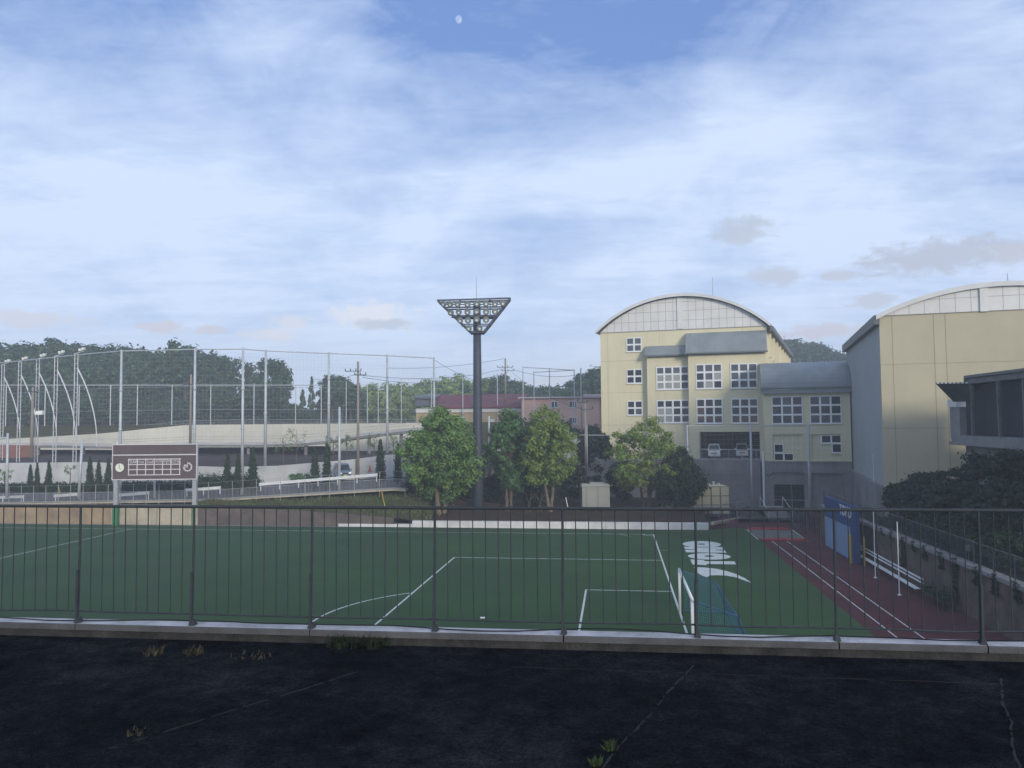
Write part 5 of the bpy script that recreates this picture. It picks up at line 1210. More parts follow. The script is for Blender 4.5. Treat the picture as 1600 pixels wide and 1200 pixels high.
# ------------------------------------------------------------------ right side: banner wall, bench, poles, stone wall, fence
def right_side():
    ub = -14.3
    a = FV(ub, 5.7); b = FV(ub, 14.4)
    t = thing('banner_wall', 'blue banner wall with pale lower panels and white TOHO lettering beside the track', 'banner wall', FV(ub, 10, 0))
    z1 = 4.25; zm = at_u(1310, 812, ub).z
    e = -UU*.25
    m = MB(); m.hexa([a, b, b+e, a+e], [a+Vector((0, 0, z1)), b+Vector((0, 0, z1)), b+e+Vector((0, 0, z1)), a+e+Vector((0, 0, z1))]); m.build('wall_panel', 'blue_dark', t)
    f = UU*.03
    for v0, v1 in ((5.72, 9.2), (9.26, 12.9)):
        m = MB(); p, q = FV(ub, v0), FV(ub, v1); m.hexa([p+f+Vector((0, 0, .1)), q+f+Vector((0, 0, .1)), q+Vector((0, 0, .1)), p+Vector((0, 0, .1))], [p+f+Vector((0, 0, 2.55)), q+f+Vector((0, 0, 2.55)), q+Vector((0, 0, 2.55)), p+Vector((0, 0, 2.55))]); m.build('lower_panel', 'blue_pale', t)
    vs, fs = text_mesh('TOHO', 1.0, .02); m = MB(); c = FV(ub, 11.8, 3.62)+UU*.03
    m.add([c+VV*(x*1.05)+Vector((0, 0, y*1.2))+UU*zz for x, y, zz in vs], fs); m.build('lettering', 'board_white', t)
    # yellow stands at its near end
    t = thing('padded_post', 'pair of yellow padded posts at the near end of the blue banner wall', 'padded posts', FV(ub+.3, 14.3, 0))
    for dv, du in ((14.0, .35), (14.9, -.35)):
        m = MB(); p = FV(ub+du, dv, 0); r_ = .11 if du > 0 else .075; m.path([p, p+Vector((0, 0, .05)), p+Vector((0, 0, 2.1)), p+Vector((0, 0, 2.15))], [r_*.7, r_, r_, r_*.7], 8); m.build('post_pad', 'yellow_paint', t)
    # stone retaining wall with cap, plants hanging down
    uw = -15.65; vA, vB = -1.5, 66; hw = 2.55
    t = thing('stone_wall', 'long brown stone retaining wall with a concrete cap along the track', 'retaining wall', FV(uw, 25, 0))
    m = MB(); n = 44
    for k in range(n):
        a0 = vA+(vB-vA)*k/n; a1 = vA+(vB-vA)*(k+1)/n
        m.hexa([FV(uw, a0, -.05), FV(uw, a1, -.05), FV(uw-1.2, a1, -.05), FV(uw-1.2, a0, -.05)], [FV(uw-.25, a0, hw), FV(uw-.25, a1, hw), FV(uw-1.2, a1, hw), FV(uw-1.2, a0, hw)])
    m.build('wall_face', 'rock_side', t)
    m = MB(); m.hexa([FV(uw-.1, vA, hw), FV(uw-.1, vB, hw), FV(uw-.75, vB, hw), FV(uw-.75, vA, hw)], [FV(uw-.1, vA, hw+.22), FV(uw-.1, vB, hw+.22), FV(uw-.75, vB, hw+.22), FV(uw-.75, vA, hw+.22)]); m.build('cap', 'concrete_grey', t)
    m = MB(); m.quad(FV(uw-.7, vA+.3, hw-.1), FV(uw-.7, vB, hw-.1), FV(-50, vB, hw+.6), FV(-50, vA+.3, hw+.6)); m.quad(FV(uw-.7, vA+.3, hw-.1), FV(-50, vA+.3, hw+.6), FV(-50, vA+.28, -.05), FV(uw-.7, vA+.28, -.05)); structure(m, 'slope_ground', 'bank_shade')
    # chain-link fence on the cap
    t = thing('chain_fence', 'grey chain link fence on top of the stone wall', 'fence', FV(uw-.4, 25, hw+.22))
    z0 = hw+.22; hf = 1.25; uf = uw-.45; v = vA
    while v < vB:
        m = MB(); m.tube(FV(uf, v, z0), FV(uf, v, z0+hf), .03, n=6); m.build('post', 'steel_dark', t); v += 2.2
    m = MB(); m.tube(FV(uf, vA, z0+hf), FV(uf, vB, z0+hf), .022, n=6); m.build('top_rail', 'fence_grey', t)
    m = MB(); netting(m, [FV(uf, vA, z0), FV(uf, vB, z0)], [FV(uf, vA, z0+hf), FV(uf, vB, z0+hf)], .11, .11, .014); m.build('wire_mesh', 'steel_dark', t)
    # creepers and drain stains: dark ivy strands hanging down the wall
    k = 0
    for v, l in ((19.5, 1.9), (21.3, .6), (23.1, .8), (25.6, .9), (27.6, 2.4), (30.2, .9), (32.2, 1.0), (34.4, .9), (36, 2.2), (17.2, .5), (15.3, .4)):
        m = MB(); 
        for q in range(int(170*l)):
            f = rng.random(); w = (.15+.07*sin(f*9))*rng.gauss(0, 1)*.9; z = hw+.25-f*l; o = .10+.26*(z/hw)*0+.06*rng.random()
            fr_u = uw-.25*(z/hw)+o; p = FV(fr_u, v+w+.35*f*(1 if l > 1.2 else .8), z); s = .05+.06*rng.random()
            d1 = Vector((rng.gauss(0, 1), rng.gauss(0, 1), rng.gauss(0, 1))).normalized()*s; d2 = d1.cross(Vector((rng.gauss(0, 1), rng.gauss(0, 1), rng.gauss(0, 1)))).normalized()*s
            m.quad(p-d1, p+d2, p+d1, p-d2)
        names = ('fourth', 'fifth', 'sixth', 'seventh', 'eighth', 'ninth', 'tenth', 'eleventh', 'twelfth', 'third', 'second')
        tag(m.build('hanging_ivy', 'leaf_shade'), ('long' if l > 1.2 else 'short')+' dark ivy strand hanging down the stone wall, '+names[k]+' from its far end', 'ivy', 'ivy strands on the stone wall'); k += 1
    # white slatted bench along the wall
    pA, pB = FV(-15.2, 10.3, 0), FV(-14.95, 24.8, 0); d = (pB-pA)
    t = thing('slatted_bench', 'long white slatted bench along the foot of the stone wall', 'bench', (pA+pB)/2)
    for q, (z, o) in enumerate(((.45, .32), (.45, .12), (.80, -.08))):
        m = MB(); s = Vector((0, 0, z))+UU*o; m.bar(pA+s, pB+s, .13, .04 if q < 2 else .04); m.build('slat', 'white_paint', t)
    m = MB(); s = Vector((0, 0, 1.0))-UU*.12; m.bar(pA+s, pB+s, .05, .10); m.build('slat', 'white_paint', t)
    for k in range(7):
        c = pA.lerp(pB, (k+.2)/6.5); m = MB(); m.bar(c+UU*.3, c+UU*.3+Vector((0, 0, .43)), .05); m.bar(c-UU*.02, c-UU*.14+Vector((0, 0, 1.05)), .05); m.bar(c-UU*.05+Vector((0, 0, .4)), c+UU*.35+Vector((0, 0, .41)), .05); m.build('leg', 'steel_dark', t)
    # thin white poles standing on the track
    for (px, y0, y1, w) in ((1365, 797, 903, 'farther'), (1402.5, 815, 930, 'nearer')):
        g = G(px+3, y1); top = at_u(px-1, y0, (g-Vector((C0.x, C0.y, 0))).dot(UU)); m = MB(); m.path([g, Vector((g.x, g.y, .06)), Vector((g.x, g.y, .07)), Vector((g.x, g.y, top.z))], [.12, .10, .035, .03], 10)
        tag(m.build('marker_pole', 'white_paint'), w+' of two thin white poles standing by the bench', 'pole', 'thin white poles by the bench')
    p0, p1 = P(1364, 710, 70), P(1365.5, 790, 70); p1.x = p0.x; m = MB(); m.path([p1-Vector((0, 0, 4)), p0-Vector((0, 0, .0))], .03, 6); tag(m.build('flag_pole', 'white_paint'), 'thin white mast rising above the fence before the gymnasium plinth', 'pole')
    # dark equipment heap at the wall foot
    t = thing('equipment_rack', 'dark green metal rack standing at the near end of the bench', 'rack', FV(-15., 27, 0))
    m = MB()
    for dv in (25.6, 27.2, 28.6):
        for du in (-14.7, -15.3): m.bar(FV(du, dv, 0), FV(du, dv, 1.2), .06)
    for z in (.5, 1.15): m.bar(FV(-14.7, 25.6, z), FV(-14.7, 28.6, z), .05); m.bar(FV(-15.3, 25.6, z), FV(-15.3, 28.6, z), .05)
    m.build('rack_frame', 'rack_green', t)
    m = MB()
    for k in range(7): a0 = 25.8+k*.4; m.prism([FV(-14.75, a0, .52), FV(-15.25, a0+.05, .52), FV(-15.25, a0+.3, .52), FV(-14.75, a0+.28, .52)], (0, 0, .2+.25*rng.random()))
    m.build('stored_gear', 'leaf_shade', t)
    # white box in the dark trees
    m = MB(); c = at_u(1513, 856, -16.6); m.box(c.x-.09, c.x+.09, c.y-.08, c.y+.08, c.z-.17, c.z+.15); m.tube(Vector((c.x, c.y, 2.4)), Vector((c.x, c.y, c.z-.17)), .02, n=6); tag(m.build('meter_box', 'concrete_grey'), 'small whitish box on a stake under the dark trees', 'box')
mat('rock_side', (.135, .105, .078), .95, .3, 1.1, .2, col2=(.055, .046, .040), bump=.9, bscale=4, detail=10)
mat('bank_shade', (.03, .04, .022), 1, .3, .5, .1, col2=(.022, .022, .016))
mat('rack_green', (.02, .04, .032), .7, .2, 2)
right_side()

def court_furniture():
    # grey electrical cabinet
    Y = 86.; a = P(910, 790, Y); b = P(953, 790, Y); z0 = 1.0; z1 = P(930, 760, Y).z; zt = P(930, 755.5, Y).z
    t = thing('electrical_cabinet', 'grey metal cabinet with a raised lid left of the yellow green tree', 'cabinet', ((a.x+b.x)/2, Y, z0))
    m = MB(); m.box(a.x, b.x, Y, Y+2, z0, z1); m.build('body', 'box_grey', t)
    m = MB(); m.hexa([(a.x-.12, Y-.12, z1), (b.x+.12, Y-.12, z1), (b.x+.12, Y+2.1, z1), (a.x-.12, Y+2.1, z1)], [(a.x+.05, Y+.05, z1+.22), (b.x-.05, Y+.05, z1+.22), (b.x-.05, Y+1.9, z1+.22), (a.x+.05, Y+1.9, z1+.22)]); m.box(a.x+.9, b.x-.5, Y+.4, Y+1.6, z1+.22, zt+.05); m.build('lid', 'box_grey', t)
    for k in (1, 2):
        x = a.x+(b.x-a.x)*(.14 if k == 1 else .57); m = MB(); m.box(x-.02, x+.02, Y-.015, Y, z0+.05, z1-.03); m.build('door_seam', 'steel_dark', t)
    # cream panel water tank on a stand
    Y = 84.5; a = P(1083, 800, Y); b = P(1140.5, 800, Y); zt = P(1120, 760.5, Y).z; zb = P(1120, 803, Y).z
    t = thing('water_tank', 'cream panelled water tank on a steel stand beside the dark bush', 'water tank', ((a.x+b.x)/2, Y, .8))
    m = MB(); m.box(a.x, b.x, Y, Y+3, zb, zt); m.build('tank_body', 'tank_cream', t)
    m = MB(); n = 4
    for k in range(n+1): x = a.x+(b.x-a.x)*k/n; m.box(x-.07, x+.07, Y-.05, Y-.002, zb, zt)
    for k in range(4): z = zb+(zt-zb)*k/3; m.box(a.x, b.x, Y-.04, Y-.003, z-.04, z+.04)
    m.build('rib', 'tank_rib', t)
    m = MB(); m.box(a.x-.3, b.x+.3, Y-.3, Y+3.2, zb-.3, zb-.01); 
    for x in (a.x, (a.x+b.x)/2, b.x): m.box(x-.1, x+.1, Y-.1, Y+.1, .7, zb-.3)
    m.build('stand', 'steel_dark', t)
    m = MB()
    for k in range(5):
        x = a.x+.9+k*.55; m.tube((x, Y+1, zt), (x, Y+1, zt+.18+.22*(k % 2)), .10, n=8); m.disc((x, Y+1, zt+.2+.2*(k % 2)), (0, 0, 1), .17, 8, .08)
    m.build('top_fitting', 'white_paint', t)
    # railings round the steps and ramp
    t = thing('ramp_railing', 'dark pipe railing around the tank and ramp at the corner of the pitch', 'railing', P(1120, 810, 83.5))
    q = [P(1040, 812, 83.2), P(1085, 811, 83.2), P(1108, 812, 83.4), P(1138, 806, 84), P(1165, 802, 85.5)]
    m = MB(); m.path([p+Vector((0, 0, 1.35)) for p in q], .03, 6); m.path([p+Vector((0, 0, .75)) for p in q], .025, 6); m.build('rail', 'steel_grey', t)
    for i in range(len(q)-1):
        for f in (0, .5): c = q[i].lerp(q[i+1], f); m = MB(); m.tube(c-Vector((0, 0, .4)), c+Vector((0, 0, 1.35)), .03, n=6); m.build('post', 'steel_grey', t)
    # concrete steps up to the link building
    t = thing('concrete_steps', 'short flight of dark concrete steps with handrails below the garage opening', 'steps', P(1215, 815, 84))
    m = MB(); c = P(1198, 812, 83.5); n = 6
    for k in range(n): m.box(c.x, c.x+2.5, 82.8+k*.42, 86.2, .0+k*.0, .25+.2*k+(.002 if k else 0))
    m.build('flight', 'concrete_grey', t)
    for dx in (0, 2.5): m = MB(); m.path([(c.x+dx, 82.7, .0), (c.x+dx, 82.7, 1.1), (c.x+dx, 85.6, 2.3), (c.x+dx, 85.6, 1.2)], .04, 6); m.build('handrail', 'steel_pale', t)
    # row of dark fence posts behind the track end
    t = thing('track_fence', 'dark brown fence of close posts at the far end of the track', 'fence', P(1270, 835, 80))
    q = [P(1232, 828, 77.5), P(1290, 842, 73)]
    for k in range(14):
        p = q[0].lerp(q[1], k/13); m = MB(); m.tube((p.x, p.y, 0), (p.x, p.y, 1.9), .05, n=6); m.build('post', 'steel_dark', t)
    m = MB()
    for z in (.5, 1.6): m.bar((q[0].x, q[0].y, z), (q[1].x, q[1].y, z), .05)
    m.build('rail', 'steel_dark', t)
    p, r = P(1262, 830, 78), P(1288, 838, 75); m = MB(); m.hexa([(p.x, p.y, 0), (r.x, r.y, 0), (r.x+.4, r.y+1, 0), (p.x+.4, p.y+1, 0)], [(p.x, p.y, 1.5), (r.x, r.y, 1.5), (r.x+.4, r.y+1, 1.5), (p.x+.4, p.y+1, 1.5)]); tag(m.build('planter_box', 'track'), 'dark red brown box behind the fence posts at the track end', 'box')
    # yellow leaning pole on the bank
    m = MB(); m.path([P(596.5, 768, 84.5), P(602, 795, 82.5)], .06, 6); tag(m.build('guy_guard', 'yellow_paint'), 'short leaning yellow guy wire guard on the grass bank', 'guy guard')
    m = MB(); m.path([P(91, 758, 92), P(94, 771, 91.5)], .05, 6); tag(m.build('guy_guard', 'yellow_paint'), 'tiny leaning yellowish guard behind the guard rail at left', 'guy guard')
    # white stakes
    for px, w in ((885, 'leaning white stake under the yellow green tree'),):
        m = MB(); m.path([P(884, 777, 84.5), P(887.5, 794, 84)], .05, 6); tag(m.build('stake', 'white_paint'), w, 'stake')
    # roadworks cone by the white wall
    m = MB(); c = P(578, 736, 97); m.path([c-Vector((0, 0, .1)), c-Vector((0, 0, .04)), c, c+Vector((0, 0, .75))], [.22, .22, .16, .03], 10); tag(m.build('traffic_cone', 'cone_red'), 'small orange red cone at the foot of the white roadside wall', 'cone')
mat('cone_red', (.55, .10, .05), .6, .1, 2)
court_furniture()

# ------------------------------------------------------------------ vehicles
def van(name, label, loc, rotz, paint, group=None, plate='plate_yellow', L=3.4, Wd=1.48, Ht=1.85):
    t = thing(name, label, 'van', (0, 0, 0), group)
    x = Wd/2
    # side profile front (-y) to back (+y)
    low = [(-L/2, .35), (-L/2-.02, .62), (-L/2+.08, .88), (-L/2+.42, 1.02), (L/2-.02, 1.02), (L/2, .35)]
    m = MB(); n = len(low)
    vs = [(-x, y, z) for y, z in low]+[(x, y, z) for y, z in low]
    m.add(vs, [tuple(range(n)), tuple(range(n, 2*n))[::-1]]+[(i, n+i, n+(i+1) % n, (i+1) % n) for i in range(n)])
    cab = [(-L/2+.42, 1.02), (-L/2+.98, Ht-.10), (-L/2+1.2, Ht), (L/2-.25, Ht), (L/2-.06, Ht-.15), (L/2-.02, 1.02)]
    tb = .12; n = len(cab)
    vs = [(-x+(tb*(z-1.02)/(Ht-1.02)), y, z) for y, z in cab]+[(x-(tb*(z-1.02)/(Ht-1.02)), y, z) for y, z in cab]
    m.add(vs, [tuple(range(n)), tuple(range(n, 2*n))[::-1]]+[(i, n+i, n+(i+1) % n, (i+1) % n) for i in range(n)])
    m.build('body', paint, t)
    def wx(z): return x-tb*(z-1.02)/(Ht-1.02)+.012
    m = MB(); a, b = (-L/2+.47, 1.08), (-L/2+.95, Ht-.13); f = .018
    m.quad((-wx(1.08)+.09, a[0]-f, a[1]), (wx(1.08)-.09, a[0]-f, a[1]), (wx(Ht-.13)-.09, b[0]-f, b[1]), (-wx(Ht-.13)+.09, b[0]-f, b[1])); m.build('windscreen', 'glass_dark', t)
    for s in (-1, 1):
        m = MB()
        for (y0, y1, y2, y3) in ((-L/2+.62, -L/2+1.30, -L/2+1.30, -L/2+1.02), (-L/2+1.38, -.05+.6, -.05+.6, -L/2+1.38), (.66, L/2-.15, L/2-.25, .66)):
            m.quad((s*wx(1.1), y0, 1.1), (s*wx(1.1), y1, 1.1), (s*wx(Ht-.2), y2, Ht-.2), (s*wx(Ht-.2), y3, Ht-.2))
        m.build('side_window', 'glass_dark', t)
        h = MB(); h.hexa([(s*x*.92, -L/2-.03, .66), (s*x*.55, -L/2-.04, .66), (s*x*.55, -L/2+.06, .66), (s*x*.92, -L/2+.10, .66)], [(s*x*.95, -L/2+.01, .86), (s*x*.6, -L/2+.02, .84), (s*x*.6, -L/2+.12, .84), (s*x*.95, -L/2+.16, .86)]); h.build('headlight', 'lamp_clear', t)
        mr = MB(); mr.box(min(s*x, s*(x+.2)), max(s*x, s*(x+.2)), -L/2+.5, -L/2+.6, 1.05, 1.25); mr.build('mirror', paint, t)
    m = MB(); m.hexa([(-x*.5, -L/2-.04, .64), (x*.5, -L/2-.04, .64), (x*.5, -L/2+.02, .64), (-x*.5, -L/2+.02, .64)], [(-x*.5, -L/2-.03, .76), (x*.5, -L/2-.03, .76), (x*.5, -L/2+.04, .76), (-x*.5, -L/2+.04, .76)]); m.build('grille', 'black', t)
    m = MB(); m.box(-x-.01, x+.01, -L/2-.07, -L/2+.1, .32, .56); m.build('bumper', paint, t)
    m = MB(); m.box(-.17, .17, -L/2-.09, -L/2-.072, .40, .56); m.build('number_plate', plate, t)
    for s in (-1, 1):
        for y in (-L/2+.55, L/2-.6):
            w = MB(); c = Vector((s*(x-.16), y, .28)); w.tube(c-Vector((s*.001, 0, 0)), c+Vector((s*.17, 0, 0)), .28, n=16); o = w.build('wheel', 'tyre', t)
            w = MB(); w.tube(c+Vector((s*.165, 0, 0)), c+Vector((s*.18, 0, 0)), .17, n=12); w.build('rim', 'steel_grey', t).parent = o
    t.location = loc; t.rotation_euler = (0, 0, rotz); t['_base'] = (0, 0, 0)
    return t
pv = P(535, 747.5, 95.5)
van('compact_van', 'silver blue compact van with a yellow plate driving down the road', pv, radians(24), 'car_blue')
for (px, Y, lab) in ((1116, 100.2, 'left of two small white vans parked in the carport, behind the driveway railing'), (1159, 101.2, 'right of two small white vans parked in the carport, behind the driveway railing')):
    p = P(px, 718, Y); van('parked_van', lab, (p.x, Y, DRIVE_Z-.02), SANG+.05, 'car_white', 'white vans in the carport')

# ------------------------------------------------------------------ trees
def leaves(m, c, r, n, size, flat=1., mi=0, shell=.35):
    c = np.array(c); v = nrng.normal(size=(n, 3)); v /= np.linalg.norm(v, axis=1)[:, None]
    rad = (shell+(1-shell)*nrng.random(n)**.6)*r*(1+.24*nrng.normal(size=n)); pos = c+v*rad[:, None]*np.array([1, 1, flat])
    nn = v*1.0+nrng.normal(size=(n, 3))*.38; nn[:, 2] += .40; nn /= np.linalg.norm(nn, axis=1)[:, None]
    a = np.cross(nn, nrng.normal(size=(n, 3))); a /= np.linalg.norm(a, axis=1)[:, None]; b = np.cross(nn, a)
    s = size*(.6+.8*nrng.random(n))[:, None]; a *= s; b *= s*.62
    q = np.stack([pos-a, pos-b*.9+a*.1, pos+a, pos+b*.9+a*.1], axis=1).reshape(-1, 3)
    o = len(m.v); m.v += list(map(tuple, q.tolist())); m.f += [(o+4*i, o+4*i+1, o+4*i+2, o+4*i+3) for i in range(n)]; m.m += [mi]*n
def crown_clumps(rx, rz, zc, n, rnd, lean=(0, 0), prof=None, inner=.5):
    out = []
    for i in range(n):
        while True:
            v = [rnd.gauss(0, 1) for _ in range(3)]; L = sqrt(sum(x*x for x in v)); v = [x/L for x in v]
            q = inner+(1-inner)*rnd.random()**.55
            z = v[2]*q
            k = prof(z) if prof else 1.
            if rnd.random() < .98: break
        out.append((v[0]*rx*q*k+lean[0]*(z+1), v[1]*rx*q*k+lean[1]*(z+1), zc+z*rz))
    return out
def make_tree(name, label, cat, h, rx, z_low, leafm, barkm, trunks=((0, 0, 0, 0),), nclump=60, lpc=110, leaf=.26, cr=.2, rnd=None, group=None, tr=.16, limbs=8, prof=None, seed=1, gap=.5, flat=.8):
    rnd = random.Random(seed); t = thing(name, label, cat, (0, 0, 0), group)
    zc = (h+z_low)/2; rz = (h-z_low)/2
    cl = crown_clumps(rx*.88, rz*.9, zc, nclump, rnd, prof=prof, inner=gap)
    m = MB()
    for bx, by, tx, ty in trunks:
        pts = [Vector((bx+(tx-bx)*f+rnd.uniform(-.08, .08)*(0 < f), by+(ty-by)*f+rnd.uniform(-.08, .08)*(0 < f), (z_low+rz*1.0)*f)) for f in (0, .2, .45, .7, 1)]
        m.path([pts[0]-Vector((0, 0, .4))]+pts, [tr*1.35, tr*1.15, tr, tr*.85, tr*.65, tr*.35], 8)
        ends = rnd.sample(cl, min(limbs, len(cl)))
        for e in ends:
            f = rnd.uniform(.35, .95); i = min(int(f*4), 3); p = pts[i].lerp(pts[i+1], f*4-i); e = Vector(e)
            mid = p.lerp(e, .5)+Vector((0, 0, -.1*rz*rnd.random())); m.path([p, mid, e], [tr*.5, tr*.3, tr*.1], 5)
    m.build('trunk', barkm, t)
    m = MB()
    for c in cl: q = rnd.uniform(.5, 1.35); leaves(m, c, rx*cr*q, int(lpc*q*rnd.uniform(.7, 1.3)), leaf, flat)
    m.build('crown', leafm, t)
    return t
def place(t, px, ybase, Y, rot=0, zb=None):
    p = P(px, ybase, Y); t.location = (p.x, p.y, p.z if zb is None else zb); t.rotation_euler = (0, 0, rot); t['_base'] = (0, 0, 0)
def sc(px, Y): return px*Y/1200.
def near_trees():
    egg = lambda z: 1.05-.48*max(0, z)**1.25-.10*max(0, -z)
    Y = 82.3; h = sc(812-632, Y)
    t = make_tree('broadleaf_tree', 'rounded green broadleaf tree with a forked pale trunk left of the floodlight tower', 'tree', h, sc(69, Y), sc(812-788, Y), 'leaf_mid', 'bark_pale', ((-.25, 0, -.9, 0), (.2, 0, .6, .1)), 210, 135, .155, .165, tr=.26, prof=egg, seed=4, group='trees on the soil bank'); place(t, 691, 812, Y, .4)
    Y = 85; h = sc(800-632, Y)
    t = make_tree('broadleaf_tree', 'dark green slender tree right of the floodlight tower', 'tree', h, sc(44, Y), sc(25, Y), 'leaf_dark', 'bark', ((0, 0, .3, 0), (-.7, .2, -.4, .1)), 150, 130, .15, .19, tr=.15, prof=egg, seed=9, group='trees on the soil bank'); place(t, 799, 802, Y, 1.)
    Y = 83.6; h = sc(800-630, Y)
    t = make_tree('broadleaf_tree', 'yellow green airy tree with a forked trunk beside the dark slender tree', 'tree', h, sc(52, Y), sc(28, Y), 'leaf_yellow', 'bark_pale', ((0, 0, -.8, 0), (.2, 0, .9, .1)), 165, 110, .145, .165, tr=.17, prof=egg, seed=21, group='trees on the soil bank', gap=.35); place(t, 858, 801, Y, .2)
    Y = 86.5; h = sc(800-648, Y)
    t = make_tree('broadleaf_tree', 'spreading yellow green tree with open branches before the yellow building', 'tree', h, sc(76, Y), sc(20, Y), 'leaf_yellow', 'bark', ((0, 0, -.8, 0), (.3, .2, 1.6, .3), (-.2, .1, -1.8, .2)), 96, 135, .145, .165, tr=.15, prof=lambda z: 1.02-.25*max(0, z), seed=33, gap=.45, group='trees on the soil bank', limbs=12, flat=.55); place(t, 1012, 801, Y, 2.1)
    Y = 84; h = sc(822-712, Y)
    t = make_tree('dark_bush', 'dense dark green bush in front of the cream water tank', 'bush', h, sc(42, Y), .3, 'leaf_bush', 'bark_dark', ((0, 0, 0, 0),), 90, 130, .17, .25, tr=.12, seed=41, prof=lambda z: 1-.35*max(0, z)); place(t, 1062, 822, Y, zb=.4)
    # dark shrub backdrop, added for the shadows beneath the bank trees
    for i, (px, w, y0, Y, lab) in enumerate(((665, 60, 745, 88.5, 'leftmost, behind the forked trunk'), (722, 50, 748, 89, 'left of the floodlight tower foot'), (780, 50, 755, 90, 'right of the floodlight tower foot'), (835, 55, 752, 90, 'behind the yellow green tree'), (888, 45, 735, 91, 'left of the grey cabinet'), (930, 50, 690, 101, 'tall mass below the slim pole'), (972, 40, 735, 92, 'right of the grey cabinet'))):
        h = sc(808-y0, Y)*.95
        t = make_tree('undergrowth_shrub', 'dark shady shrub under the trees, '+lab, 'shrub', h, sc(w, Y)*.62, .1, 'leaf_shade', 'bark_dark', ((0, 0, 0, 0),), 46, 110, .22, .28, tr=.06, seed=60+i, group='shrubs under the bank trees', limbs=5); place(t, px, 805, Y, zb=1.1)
    # thin saplings with support stakes
    for i, (px, Y, lab) in enumerate(((826, 83, 'thin bare sapling with props below the yellow green tree'), (843, 83.3, 'second thin sapling with props, by the forked pale trunk'), (792, 82.8, 'propped sapling under the dark slender tree'))):
        p = P(px, 806, Y); t = thing('propped_sapling', lab, 'sapling', (p.x, p.y, .8), 'propped saplings')
        m = MB(); m.path([(p.x, p.y, .6), (p.x+.1, p.y, 2), (p.x+.35, p.y, 3.4)], [.05, .04, .02], 6); m.path([(p.x+.1, p.y, 2), (p.x-.4, p.y, 3.2)], [.03, .015], 5); m.path([(p.x+.2, p.y, 2.5), (p.x+.9, p.y, 3.3)], [.03, .012], 5); m.build('stem', 'bark', t)
        for k in (-1, 1): m = MB(); m.path([(p.x+k*.45, p.y, .6), (p.x+.02, p.y, 1.9)], .03, 5); m.build('prop', 'bark_pale', t)
    # right side dark trees behind the stone wall
    lab = ('nearest the gymnasium wall', 'the tallest, before the gallery screens', 'at the right edge of the picture', 'low and in front, second from left', 'low and in front, farther right', 'at the back by the gymnasium corner')
    for i, (px, y0, uu, w) in enumerate(((1450, 738, -20, 62), (1530, 706, -21, 75), (1605, 698, -21, 80), (1492, 752, -19, 55), (1575, 748, -19.5, 65), (1415, 752, -19, 36))):
        Y = at_u(px, y0, uu).y; zb = 2.5; h = P(px, y0, Y).z-zb
        t = make_tree('evergreen_tree', 'dark evergreen tree behind the stone wall, '+lab[i], 'tree', h, sc(w, Y), max(.8, P(px, 835, Y).z-zb), 'leaf_evergreen', 'bark_dark', ((0, 0, .2, .1),), 110, 120, .15, .20, tr=.16, seed=80+i, group='dark evergreens behind the stone wall', flat=.5, limbs=10); place(t, px, y0, Y, i*.9, zb=zb)
    # dark green undergrowth below them
    for i, (px, py, Y, w, lab2) in enumerate(((1545, 880, -18.5, 60, 'second nearest clump'), (1600, 900, -18.5, 60, 'at the picture edge'), (1490, 842, -18.5, 50, 'middle clump'), (1430, 815, -18.5, 40, 'far clump'), (1585, 840, -22.5, 70, 'upper clump at the picture edge'))):
        Y = at_u(px, py, Y).y
        t = make_tree('undergrowth_shrub', 'dark shrub on the slope behind the chain link fence, '+lab2, 'shrub', 2.2, sc(w, Y), .0, 'leaf_bush', 'bark_dark', ((0, 0, 0, 0),), 55, 130, .11, .26, tr=.05, seed=95+i, group='shrubs on the slope', limbs=5); p = P(px, py, Y); t.location = (p.x, p.y, 2.5); t['_base'] = (0, 0, 0)
mat('leaf_evergreen', (.024, .046, .026), col2=(.014, .028, .019), scale=.5, island=.4, trans=.1, **LEAF)
near_trees()

